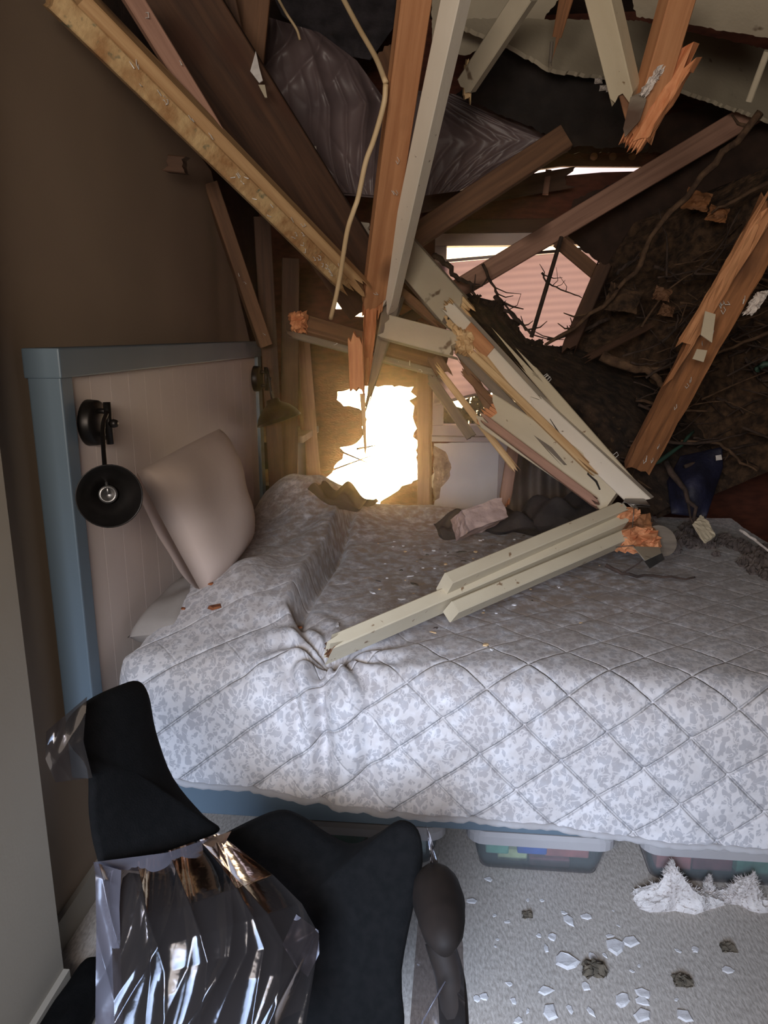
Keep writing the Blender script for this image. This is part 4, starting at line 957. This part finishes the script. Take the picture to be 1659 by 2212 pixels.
def branch(pts, r, mat, label, group=None, twigs=0, seed=0, name='branch'):
    rgb = random.Random(seed); P = spline([PD(*p) for p in pts], 4); n = len(P)
    P = [p + Vector((rgb.uniform(-1, 1), rgb.uniform(-1, 1), rgb.uniform(-1, 1))) * r * .7 for p in P]
    R = [r * (1 - .55 * i / n) * rgb.uniform(.85, 1.15) for i in range(n)]
    o = tube(name, P, R, M[mat], None, 7); tag(o, label, 'branch', group, 'thing')
    for k in range(twigs):
        i = rgb.randrange(1, n - 1); p = P[i]; d = (P[i + 1] - P[i - 1]).normalized(); e = Vector((rgb.uniform(-1, 1), rgb.uniform(-.5, .5), rgb.uniform(-.4, 1))).normalized()
        ln = rgb.uniform(.03, .09); q = p + (d * .7 + e) * ln * .55; q2 = q + (d * .2 + e + Vector((rgb.uniform(-.4, .4), 0, rgb.uniform(-.2, .5)))) * ln * .6
        tube('twig', [p, q, q2], [R[i] * .6, R[i] * .45, R[i] * .25], M[mat], o, 5)
    return o


branch([(1648, 245, 2.55), (1540, 355, 2.65), (1425, 485, 2.75), (1370, 590, 2.82), (1300, 660, 2.9), (1180, 748, 3.0)], .014, 'bark2', 'longest grey branch sloping from the cream ceiling board to the shade', twigs=5, seed=1)
branch([(935, 548, 3.3), (965, 572, 3.3), (985, 596, 3.3), (1010, 612, 3.25), (1028, 640, 3.2)], .0135, 'bark', 'stout dark branch across the upper shade corner', twigs=2, seed=2)
branch([(1044, 570, 3.3), (1068, 622, 3.28), (1082, 648, 3.26), (1118, 690, 3.22), (1150, 722, 3.2)], .0065, 'bark', 'thin twig hanging over the middle of the shade', twigs=6, seed=3)
branch([(1072, 640, 3.25), (1090, 668, 3.22), (1128, 704, 3.2), (1150, 726, 3.2)], .011, 'bark', 'knobbly dark branch stub on the crest of the heap', twigs=6, seed=4)
branch([(1170, 590, 3.3), (1185, 612, 3.3), (1222, 628, 3.3), (1258, 644, 3.3)], .005, 'bark', 'budding twig beside the black rod', twigs=5, seed=5)
branch([(1310, 690, 3.2), (1250, 718, 3.22), (1185, 735, 3.25)], .011, 'bark', 'dark bough low in front of the shade', twigs=8, seed=6)
branch([(1300, 580, 3.3), (1310, 640, 3.28), (1318, 690, 3.25)], .005, 'bark', 'upright twig at the edge of the pink shade', twigs=6, seed=7)
branch([(1700, 372, 2.8), (1600, 425, 2.85), (1540, 460, 2.9)], .010, 'bark2', 'brown branch above the heavy leaning timber', twigs=1, seed=8)
branch([(1700, 700, 2.7), (1605, 740, 2.75), (1530, 772, 2.8)], .009, 'bark2', 'pale brown branch crossing behind the heavy leaning timber', twigs=1, seed=9)
branch([(1470, 955, 2.8), (1550, 960, 2.78), (1590, 990, 2.75), (1635, 1018, 2.72)], .008, 'bark2', 'crooked brown branch over the blue bag', twigs=2, seed=10)
branch([(1300, 775, 2.85), (1390, 800, 2.82), (1450, 830, 2.8)], .022, 'bark2', 'thick log half buried in the heap', twigs=1, seed=11)
branch([(1440, 1000, 2.75), (1490, 1080, 2.7), (1515, 1150, 2.68)], .012, 'bark', 'dark stick standing on the quilt beside the blue bag', twigs=2, seed=12)
branch([(1310, 1222, 2.35), (1360, 1242, 2.33), (1430, 1246, 2.32), (1500, 1250, 2.31)], .006, 'bark', 'dark twig lying on the quilt below the metal clip', twigs=1, seed=13)
branch([(1600, 1145, 2.6), (1640, 1175, 2.55), (1690, 1215, 2.5)], .006, 'fluff', 'pale stick at the foot of the bed', seed=14)
branch([(1630, 800, 2.7), (1665, 780, 2.68), (1700, 765, 2.66)], .012, 'green', 'green plastic strip tip in the brush high beside the frame', seed=15, name='plastic_strip')['category'] = 'strip'
branch([(1380, 1010, 2.72), (1440, 985, 2.74), (1500, 930, 2.8)], .010, 'green', 'green plastic strip behind the foot of the heavy timber', seed=16, name='plastic_strip')['category'] = 'strip'
rg = random.Random(77); nb = 0
while nb < 120:
    x = rg.uniform(1230, 1680); y = rg.uniform(560, 1010); d = rg.uniform(2.75, 3.1)
    if y < 1010 - .95 * (x - 1190) and x < 1330: continue
    if y < 760 and x < 1330: continue
    a = rg.gauss(-.15, .5); L = rg.uniform(60, 220); c = rg.uniform(-.3, .3)
    pts = [(x, y, d), (x + L * .5 * math.cos(a), y + L * .5 * math.sin(a), d + rg.uniform(-.04, .04)), (x + L * math.cos(a + c), y + L * math.sin(a + c), d + rg.uniform(-.1, .1))]
    branch(pts, rg.choice((.003, .004, .005, .007)), rg.choice(('bark', 'bark', 'bark2')), 'thin tangled twig in the brown brush heap by the window corner', 'tangled twigs of the brush heap', twigs=rg.choice((0, 0, 1, 2)), seed=100 + nb, name='twig_branch'); nb += 1
for k, (x, y, d, r) in enumerate(((1505, 432, 3.0, .045), (1550, 462, 2.95, .035), (1345, 645, 2.95, .06), (1430, 635, 2.9, .03), (1440, 670, 2.9, .025))):
    V, Fc = pillow_geo([PD(x - 40 * r / .05, y + 20 * r / .05, d), PD(x + 25 * r / .05, y + 28 * r / .05, d), PD(x + 38 * r / .05, y - 14 * r / .05, d), PD(x - 20 * r / .05, y - 30 * r / .05, d)], .012, 8)
    V = [v + Vector((rg.uniform(-1, 1), rg.uniform(-1, 1), rg.uniform(-1, 1))) * .004 for v in V]
    tag(mesh('bark_flake', V, Fc, M[('orange_dark', 'orange_dark', 'thatch', 'brown', 'brown')[k]]), ('orange bark flake highest in the brush, nearest the long branch', 'orange bark flake beside the heavy timber', 'largest tan bark flake at the shade edge', 'brown flake under the fibrous mass', 'small brown flake lowest of the five')[k], 'bark flake')
o = bd('lumber_scrap', (1265, 775, 2.95), (1400, 705, 3.0), .03, .02, 0, 'darkbrown', 'dark lath sticking out of the heap toward the shade', 'board', ja=.03, jb=.03)

# ------------------------------------------------------------------ things on the far part of the bed
o = patch('curtain', [(1108, 935, 3.85), (1095, 1030, 3.85), (1085, 1420, 3.78)], [(1300, 940, 3.95), (1300, 1420, 3.83)], 70, 40, M['curtain'], fold=(.03, 5.0), noise=.006, nf=9, seed=2, thick=.006)
tag(o, 'grey curtain hanging in folds behind the wide cream plank', 'curtain')
o = ragged_block('foam_block', [(998, 1100, 2.72), (1014, 1146, 2.70), (1096, 1116, 2.76), (1084, 1074, 2.80)], .13, M['pinkfoam'], 'pinkish torn block lying on the far side of the bed', 'foam block', 9, .004)
for lab, c, sx, sy, sz, rz, mat in (('dark rolled cloth beside the pinkish block on the bed', PD(978, 1108, 3.05), .07, .05, .035, .3, 'darkcloth'), ('dark rumpled cloth in front of the grey curtain on the bed', PD(1165, 1112, 3.1), .25, .10, .035, .0, 'darkcloth'),
                                    ('low dark cloth under the orange log and the curtain', PD(1240, 1088, 3.1), .2, .1, .07, .2, 'darkcloth'), ('dark crumpled cover at the glowing hole edge of the bed', PZ(735, 1092, .86), .16, .07, .03, -.6, 'darkcloth')):
    V, Fc = pillow_geo([(-sx, -sy, 0), (sx, -sy, 0), (sx, sy, 0), (-sx, sy, 0)], sz, 24); R = Matrix.Rotation(rz, 3, 'Z')
    V = [R @ (v + Vector((0, 0, .022 * math.sin(v.x * 38 + v.y * 20) * (1 if v.z > 0 else .3) + .012 * math.sin(v.y * 60 + 9 * v.x)))) for v in V]
    zb = min(v.z for v in V); gz = bedz(c.x, c.y); V = [v + Vector((c.x, c.y, gz - zb - .004)) for v in V]
    tag(fixnormals(mesh('cloth', V, Fc, M[mat], smooth=True)), lab, 'cloth')
o = patch('bag', [(1470, 985, 2.95), (1440, 1040, 2.95), (1450, 1110, 2.9)], [(1560, 965, 2.9), (1562, 1010, 2.9), (1525, 1120, 2.85)], 30, 30, M['bluebag'], bulge=.09, noise=.012, nf=22, seed=8, thick=.12)
tag(o, 'dark blue cloth bag with a small white tag beneath the crooked branch', 'bag')
q, nn = plane3([(1546, 984, 2.80), (1558, 982, 2.80), (1560, 993, 2.80), (1547, 995, 2.80)])
t_ = plate('tag', [q], nn, .002, M['chip'], o)
o = ragged_block('board_piece', [(1498, 1130, 2.6), (1524, 1170, 2.55), (1546, 1156, 2.57), (1530, 1126, 2.6), (1514, 1112, 2.62)], .012, M['paint2'], 'cream board fragment standing in the grey crumbs on the bed', 'board piece', 6, .002)
rg = random.Random(31)
for k in range(46):
    x = rg.uniform(1400, 1690); y = 1120 + (x - 1400) * .36 + rg.uniform(-30, 22) + (25 if x < 1480 else 0)
    p = PZ(x, y, .77); 
    if p.y > 3.5 or p.x > 1.24: continue
    r = rg.uniform(.012, .035); z = bedz(p.x, p.y)
    V, Fc = pillow_geo([(-r, -r, 0), (r * 1.1, -r * .8, 0), (r, r, 0), (-r, r * .8, 0)], r * .7, 7); V = [v + Vector((p.x, p.y, z + r * .55)) + Vector((rg.uniform(-1, 1), rg.uniform(-1, 1), rg.uniform(-1, 1))) * r * .18 for v in V]
    tag(mesh('insulation_crumb', V, Fc, M['greyfluff']), 'grey insulation crumb near the foot of the bed', 'insulation', 'grey insulation crumbs at the foot of the bed')


def chip(x, y, z, r, mat, label, cat, group, rg, flat=.35, name='drywall_chip', long=1.0):
    n = rg.randrange(5, 8); a0 = rg.uniform(0, 6.28); pts = []
    for i in range(n):
        a = 2 * math.pi * i / n; q = r * rg.uniform(.6, 1.1); pts.append((math.cos(a) * q * long, math.sin(a) * q))
    c, s_ = math.cos(a0), math.sin(a0); pts = [(u * c - v * s_, u * s_ + v * c) for u, v in pts]; h = r * flat
    V = [(x + u, y + v, z + rg.uniform(0, h * .3)) for u, v in pts] + [(x + u * .8, y + v * .8, z + h * rg.uniform(.7, 1.2)) for u, v in pts]
    Fc = [tuple(range(n - 1, -1, -1)), tuple(range(n, 2 * n))] + [(i, (i + 1) % n, n + (i + 1) % n, n + i) for i in range(n)]
    return tag(mesh(name, V, Fc, mat), label, cat, group)


rg = random.Random(41)
for k in range(90):
    x = rg.gauss(.02, .28); y = rg.gauss(2.45, .35)
    if not (-.42 < x < .9 and 1.85 < y < 3.3): continue
    chip(x, y, bedz(x, y) - .001, rg.uniform(.003, .010), M[rg.choice(('chip', 'chip', 'greyfluff', 'raw_pale', 'darkchip'))], 'tiny crumb of drywall or wood on the quilt', 'debris', 'crumbs scattered on the quilt', rg, .5, 'debris_crumb', rg.choice((1, 1, 2.6)))
for k, (px_, py_) in enumerate(((468, 1348), (462, 1378), (398, 1355), (640, 1330))):
    p = PZ(px_, py_, .82); p = PZ(px_, py_, bedz(p.x, p.y) + .004); chip(p.x, p.y, bedz(p.x, p.y) - .001, (.018, .012, .008, .012)[k], M['brownleaf'], ('largest curled brown leaf on the quilt below the standing pillow', 'small brown leaf just under the largest one', 'tiny brown leaf nearest the headboard', 'brown bark bit beside the dark crease of the quilt')[k], 'leaf', None, rg, .5, 'dead_leaf', 1.5)
# carpet debris, laid where the photo shows it
sp = [(1055, 1900, 8), (1000, 1955, 6), (1017, 1948, 8), (1218, 1973, 7), (1230, 1990, 10), (1265, 1980, 8), (1097, 1992, 5), (1165, 2022, 6), (1193, 2026, 10), (1180, 2050, 7), (1317, 2022, 6), (1330, 2046, 20), (1222, 2076, 22), (1280, 2068, 9), (1306, 2064, 5), (1360, 2034, 14),
      (1070, 2045, 4), (1075, 2030, 4), (1178, 2140, 12), (1265, 2132, 8), (1345, 2162, 13), (1390, 2148, 11), (1388, 2164, 10), (1030, 2158, 7), (1045, 2155, 10), (1110, 2163, 6), (1185, 2188, 16), (1230, 2180, 6), (1275, 2186, 8), (1388, 2194, 13), (1120, 2205, 8), (1478, 2198, 16), (1500, 2050, 6), (1502, 2052, 6),
      (1465, 2055, 5), (1572, 2096, 9), (1545, 2020, 0), (1140, 2185, 5), (1380, 2087, 4), (1365, 2098, 4), (1460, 2160, 4), (1100, 2126, 6), (1003, 2215, 12), (1068, 1978, 4), (1335, 2000, 3), (1325, 1968, 3), (1140, 1945, 4), (1170, 1945, 5)]
for x, y, r in sp:
    if not r: continue
    p = PZ(x, y, 0); L_ = (p - CAM).length
    big = r >= 14
    chip(p.x, p.y, .001, r * 1.0 * L_ / F, M['chip'], {20: 'folded white drywall flake with a hole on the carpet', 22: 'largest white drywall flake on the carpet beside a brown clump'}.get(r, 'white drywall chip lying on the grey carpet'), 'drywall chip', None if r in (20, 22) else 'white drywall chips on the carpet', rg, .22, long=rg.uniform(1.0, 1.9))
for k, (x, y, r) in enumerate(((1285, 2102, 26), (1475, 2125, 20), (1140, 1980, 12), (1572, 2052, 15))):
    p = PZ(x, y, 0); r = .8 * r * (p - CAM).length / F
    V, Fc = pillow_geo([(-r, -r * .7, 0), (r, -r * .6, 0), (r * .8, r * .7, 0), (-r, r * .6, 0)], r * .45, 8); V = [v + Vector((p.x, p.y, r * .3)) + Vector((rg.uniform(-1, 1), rg.uniform(-1, 1), rg.uniform(0, 1))) * r * .22 for v in V]
    tag(mesh('dirt_clump', V, Fc, M['darkchip']), ('biggest brown dirt clump on the carpet', 'second brown clump on the open carpet', 'small dark curl of debris nearest the bed', 'reddish brown bit at the edge of the carpet')[k], 'dirt clump')


def tuft(c, w_, h_, label, seed):
    """Loose insulation tuft: a lumpy pointed core with fine fibres drawn out of it."""
    rg = random.Random(seed); V, Fc = [], []; nr, ns_ = 14, 22
    for i in range(nr + 1):
        t = i / nr; r = (1 - t) ** 1.1 * (1 + .25 * math.sin(7 * t + seed))
        for k in range(ns_):
            a = 2 * math.pi * k / ns_; q = r * (1 + .25 * math.sin(2 * a + seed + 3 * t) + .14 * math.sin(5 * a - 6 * t + seed) + .05 * rg.uniform(-1, 1))
            V.append(Vector((math.cos(a) * w_ * q + w_ * .12 * math.sin(4 * t + seed), math.sin(a) * w_ * .5 * q, h_ * t + rg.uniform(-.006, .006) * (t > 0))))
    for i in range(nr):
        for k in range(ns_): Fc.append((i * ns_ + k, i * ns_ + (k + 1) % ns_, (i + 1) * ns_ + (k + 1) % ns_, (i + 1) * ns_ + k))
    n0 = len(V)
    for k in range(900):
        b = V[rg.randrange(n0)]; o_ = Vector((b.x, b.y, .02)).normalized(); d = (o_ + Vector((rg.uniform(-.8, .8), rg.uniform(-.8, .8), rg.uniform(-.5, .8)))).normalized() * rg.uniform(.004, .016)
        e = Vector((rg.uniform(-1, 1), rg.uniform(-1, 1), rg.uniform(-1, 1))).normalized() * .0014; f = d.cross(e).normalized() * .0014
        s = len(V); V += [b + e, b - e, b + f, b + d]; Fc += [(s, s + 1, s + 3), (s + 1, s + 2, s + 3), (s + 2, s, s + 3)]
    V = [v + Vector(c) for v in V]; V = [Vector((v.x, v.y, max(v.z, 0))) for v in V]
    return tag(mesh('insulation_tuft', V, Fc, M['fluff']), label, 'insulation')


p = PZ(1452, 1948, 0); tuft(p, .085, .125, 'tall white insulation tuft leaning on the storage boxes', 1)
p = PZ(1530, 1935, 0); tuft(p, .022, .06, 'small white tuft beside the tall one', 2)
p = PZ(1615, 1945, 0); tuft(p, .08, .085, 'low white insulation tuft nearest the frame edge', 3)

# ------------------------------------------------------------------ storage boxes under the bed
def storage_box(x0, x1, y0, label, cols, seed):
    rg = random.Random(seed); t = empty('storage_box', ((x0 + x1) / 2, y0 + .3, 0), label, 'storage box'); y1 = y0 + .6; zt = .135
    def ring(x0, x1, y0, y1, z, r, n=5):
        P = []
        for cx, cy, a0 in ((x1 - r, y0 + r, -90), (x1 - r, y1 - r, 0), (x0 + r, y1 - r, 90), (x0 + r, y0 + r, 180)):
            for k in range(n + 1): a = math.radians(a0 + 90 * k / n); P.append((cx + r * math.cos(a), cy + r * math.sin(a), z))
        return P
    tp = .028; n = 24; rings = [ring(x0 + tp, x1 - tp, y0 + tp, y1 - tp, .004, .03), ring(x0 + tp * .6, x1 - tp * .6, y0 + tp * .6, y1 - tp * .6, .05, .035), ring(x0, x1, y0, y1, zt, .04)]
    V = [p for r in rings for p in r]; Fc = [(i * n + k, i * n + (k + 1) % n, (i + 1) * n + (k + 1) % n, (i + 1) * n + k) for i in range(2) for k in range(n)] + [tuple(range(n - 1, -1, -1))]
    mesh('body', V, Fc, M['binplastic'], t, smooth=True)
    g = .014; rings = [ring(x0 - g, x1 + g, y0 - g, y1 + g, zt - .022, .05), ring(x0 - g, x1 + g, y0 - g, y1 + g, zt + .004, .05), ring(x0 - g * .3, x1 + g * .3, y0 - g * .3, y1 + g * .3, zt + .014, .045), ring(x0 + .03, x1 - .03, y0 + .03, y1 - .03, zt + .012, .03)]
    V = [p for r in rings for p in r]; Fc = [(i * n + k, i * n + (k + 1) % n, (i + 1) * n + (k + 1) % n, (i + 1) * n + k) for i in range(3) for k in range(n)] + [tuple(3 * n + k for k in range(n)), tuple(range(n - 1, -1, -1))]
    mesh('lid', V, Fc, M['lid'], t)
    m = len(cols); wd_ = (x1 - x0 - .09)
    for k, (c, f0, f1, z0, z1, lab) in enumerate(cols):
        a0, a1 = x0 + .045 + wd_ * f0, x0 + .045 + wd_ * f1
        tag(bevel(mesh('folded_cloth', *boxv(a0, a1, y0 + .042 + .01 * (k % 2), y0 + .25, z0, z1), M[c]), .007, 3), lab, 'cloth')
    return t


storage_box(-.48, -.015, 1.905, 'clear storage box with a grey-white lid under the bed behind the chair', [('cteal', 0, .5, .01, .11, 'teal folded cloth inside the box behind the chair'), ('cwhite', .52, 1, .01, .11, 'white folded cloth inside the box behind the chair')], 1)
storage_box(.075, .478, 1.905, 'middle clear storage box with a blue bundle and a grey-white lid under the bed', [('cgreen', .0, .22, .04, .105, 'green folded cloth in the middle storage box'), ('cyellow', .12, .40, .01, .05, 'yellow folded cloth low in the middle storage box'), ('cblue', .30, .58, .045, .11, 'bright blue bundle in the middle storage box'),
                                     ('cred', .56, .98, .035, .085, 'red folded cloth in the middle storage box'), ('cmaroon', .42, .8, .006, .034, 'maroon cloth at the bottom of the middle storage box'), ('cyellow', .64, .98, .086, .112, 'pale yellow cloth on the red one in the middle storage box')], 2)
storage_box(.575, 1.02, 1.905, 'clear storage box with a grey-white lid behind the tall white tuft', [('cred', .0, .28, .02, .09, 'red folded cloth in the box behind the tuft'), ('cmaroon', .3, .62, .02, .1, 'maroon folded cloth in the box behind the tuft'), ('cgreen', .64, 1, .02, .1, 'green folded cloth in the box behind the tuft')], 3)

for (x, y, d, w_, h_, lab) in ((1530, 706, 1.98, 16, 34, 'curled white paint flake stuck on the heavy leaning timber'), (1512, 768, 2.06, 16, 14, 'squarish white paint flake lower on the heavy leaning timber')):
    q, nn = plane3([(x - w_, y + h_ * .5, d), (x - w_ * .4, y - h_, d), (x + w_, y - h_ * .8, d), (x + w_ * .5, y + h_, d)]); tag(plate('paint_flake', [q], nn, .003, M['slab']), lab, 'paint flake')
p = PD(1632, 650, 1.97); rg = random.Random(9)
V, Fc = pillow_geo([p + Vector((-.03, 0, -.035)), p + Vector((-.005, 0, -.035)), p + Vector((.04, .0, .03)), p + Vector((0, 0, .02))], .012, 10); V = [v + Vector((rg.uniform(-1, 1), rg.uniform(-1, 1), rg.uniform(-1, 1))) * .005 for v in V]
tag(mesh('fluff_tuft', V, Fc, M['fluff']), 'white fluff clinging to the side of the heavy leaning timber', 'fluff')
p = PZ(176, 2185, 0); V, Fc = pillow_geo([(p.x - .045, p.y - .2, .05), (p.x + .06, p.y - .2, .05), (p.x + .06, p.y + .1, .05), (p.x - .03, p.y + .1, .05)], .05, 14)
tag(fixnormals(mesh('cloth', V, Fc, M['black_fabric'], smooth=True)), 'black bundle added as shade on the carpet between the wall and the chair', 'cloth')  # black shape added to darken the carpet where shade lies beside the chair

# ------------------------------------------------------------------ black chair under clear plastic
ch = empty('chair', PZ(560, 2150, 0), 'black upholstered armchair wrapped in clear plastic film in front of the bed', 'chair')
def cushion(name, px, thick, mat, bev=.02, cuts=0):
    q, nn = plane3(px) if len(px) == 4 else (None, None)
    return q, nn


def rounded_plate(name, outline, thick, mat, parent, bev, k=4):
    """Slab with a smooth outline through pixel/depth points, rounded edges."""
    P = [PD(*p) for p in outline]; n = len(P); S = []
    for i in range(n):
        a, b, c, d = P[i - 1], P[i], P[(i + 1) % n], P[(i + 2) % n]
        for j in range(k):
            t = j / k; S.append(.5 * ((2 * b) + (c - a) * t + (2 * a - 5 * b + 4 * c - d) * t * t + (3 * b - a - 3 * c + d) * t ** 3))
    c0 = sum(S, Vector()) / len(S); m = len(S)
    nn = (c0 - CAM).normalized()
    V = []; Fc = []
    prof = [(-bev, 0), (-bev * .3, bev * .3), (0, bev), (0, thick - bev), (-bev * .3, thick - bev * .3), (-bev, thick)]
    for ins, dz in prof:
        for s in S:
            r = (s - c0); L = r.length; V.append(c0 + r * (1 + ins / L) + nn * dz)
    for i in range(len(prof) - 1):
        for j in range(m): Fc.append((i * m + j, i * m + (j + 1) % m, (i + 1) * m + (j + 1) % m, (i + 1) * m + j))
    a = len(V); V.append(sum(V[:m], Vector()) / m); b = len(V); V.append(sum(V[(len(prof) - 1) * m:len(prof) * m], Vector()) / m)
    for j in range(m): Fc.append((a, (j + 1) % m, j)); q = (len(prof) - 1) * m; Fc.append((b, q + j, q + (j + 1) % m))
    return fixnormals(mesh(name, V, Fc, M[mat], parent, smooth=True))


rounded_plate('backrest', [(140, 1560, 1.18), (185, 1512, 1.22), (250, 1480, 1.28), (298, 1468, 1.34), (322, 1500, 1.36), (338, 1580, 1.37), (375, 1680, 1.37), (440, 1760, 1.36), (478, 1792, 1.34), (440, 1815, 1.30), (340, 1850, 1.22), (232, 1882, 1.15), (205, 1845, 1.14), (190, 1760, 1.15), (186, 1660, 1.16), (150, 1610, 1.17)], .045, 'black_fabric', ch, .022)
rounded_plate('seat_shell', [(430, 1830, 1.34), (520, 1778, 1.40), (600, 1746, 1.44), (650, 1758, 1.42), (705, 1795, 1.38), (762, 1820, 1.34), (815, 1800, 1.30), (868, 1768, 1.27), (908, 1790, 1.25), (918, 1860, 1.24), (900, 1950, 1.22), (872, 2100, 1.20), (860, 2290, 1.18), (640, 2310, 1.2), (420, 2290, 1.22), (330, 2100, 1.22), (330, 1920, 1.26)], .22, 'black_fabric', ch, .03)
pd_ = [PD(x, y, d) for x, y, d in ((935, 1885, 1.22), (950, 1960, 1.12), (962, 2050, 1.02))]
V, Fc = tube_geo(spline(pd_, 5), [.012, .028, .036, .039, .040, .039, .036, .034, .030, .022, .012], 14); mesh('armrest_pad', V, Fc, M['brown_pad'], ch, smooth=True)
V, Fc = tube_geo(spline([PD(948, 2030, 1.12), PD(975, 2130, 1.1), PD(985, 2300, 1.1)], 5), .022, 12); mesh('armrest_post', V, Fc, M['brown_pad'], ch, smooth=True)
tube('column', [PD(590, 2160, 1.36) * 1.0, PZ(590, 2160, .06)], .03, M['iron'], ch, 14)
cx, cy = ch.location.x, ch.location.y
for k in range(5):
    a = k * 2 * math.pi / 5 + .4; tube('leg', [(cx, cy, .1), (cx + .3 * math.cos(a), cy + .3 * math.sin(a), .06)], [.026, .018], M['iron'], ch, 10)
    lathe('caster', [(0, -.012), (.028, -.012), (.03, 0), (.028, .012), (0, .012)], (cx + .3 * math.cos(a), cy + .3 * math.sin(a), .03), (-math.sin(a), math.cos(a), 0), M['iron'], ch, 14)
rounded_plate('side_panel', [(262, 1895, 1.24), (340, 1892, 1.25), (460, 1850, 1.28), (560, 1890, 1.27), (640, 1970, 1.25), (676, 2040, 1.24), (664, 2110, 1.23), (640, 2300, 1.22), (262, 2300, 1.20), (258, 2080, 1.21)], .06, 'brown_pad', ch, .02)
pf = empty('plastic_cover', PD(420, 2000, 1.08), 'clear crinkled plastic film wrapped around the black chair', 'plastic cover')
patch('film', [(202, 1862, 1.12), (206, 1890, 1.10), (208, 2000, 1.08), (205, 2280, 1.05)], [(262, 1880, 1.125), (258, 1960, 1.10), (262, 2100, 1.08), (268, 2280, 1.05)], 40, 120, M['film2'], pf, noise=.004, nf=30, seed=2, crease=(.008, 6))
patch('film', [(232, 1884, 1.13), (240, 2000, 1.09), (250, 2280, 1.02)], [(472, 1800, 1.30), (590, 1890, 1.20), (652, 1952, 1.17), (690, 2020, 1.15), (680, 2090, 1.12), (650, 2280, 1.06)], 220, 220, M['film'], pf, noise=.006, nf=16, seed=6, crease=(.009, 8), bulge=.03)
patch('film', [(210, 1872, 1.13), (350, 1888, 1.17), (470, 1850, 1.22)], [(205, 1862, 1.13), (360, 1842, 1.19), (500, 1795, 1.30)], 10, 60, M['film2'], pf, noise=.004, nf=30, seed=3)
patch('film', [(100, 1580, 1.16), (98, 1640, 1.16), (120, 1690, 1.16)], [(188, 1505, 1.20), (180, 1600, 1.15), (200, 1680, 1.15)], 50, 50, M['film'], pf, noise=.006, nf=40, seed=5, crease=(.012, 5))
patch('film', [(920, 1782, 1.22), (930, 1860, 1.20), (905, 1960, 1.16), (880, 2280, 1.08)], [(928, 1800, 1.22), (950, 1876, 1.20), (985, 1930, 1.16), (1000, 2040, 1.1), (1008, 2280, 1.06)], 60, 140, M['film'], pf, noise=.005, nf=30, seed=7, crease=(.008, 6))
patch('film', [(640, 1975, 1.145), (610, 2040, 1.13), (640, 2090, 1.12)], [(688, 2010, 1.145), (690, 2060, 1.13), (665, 2110, 1.12)], 30, 30, M['film2'], pf, noise=.004, nf=40, seed=8, crease=(.006, 4))
tube('film_edge', [PD(962, 2120, 1.06), PD(930, 2175, 1.05), PD(896, 2240, 1.04)], .0016, M['film2'], pf, 6)
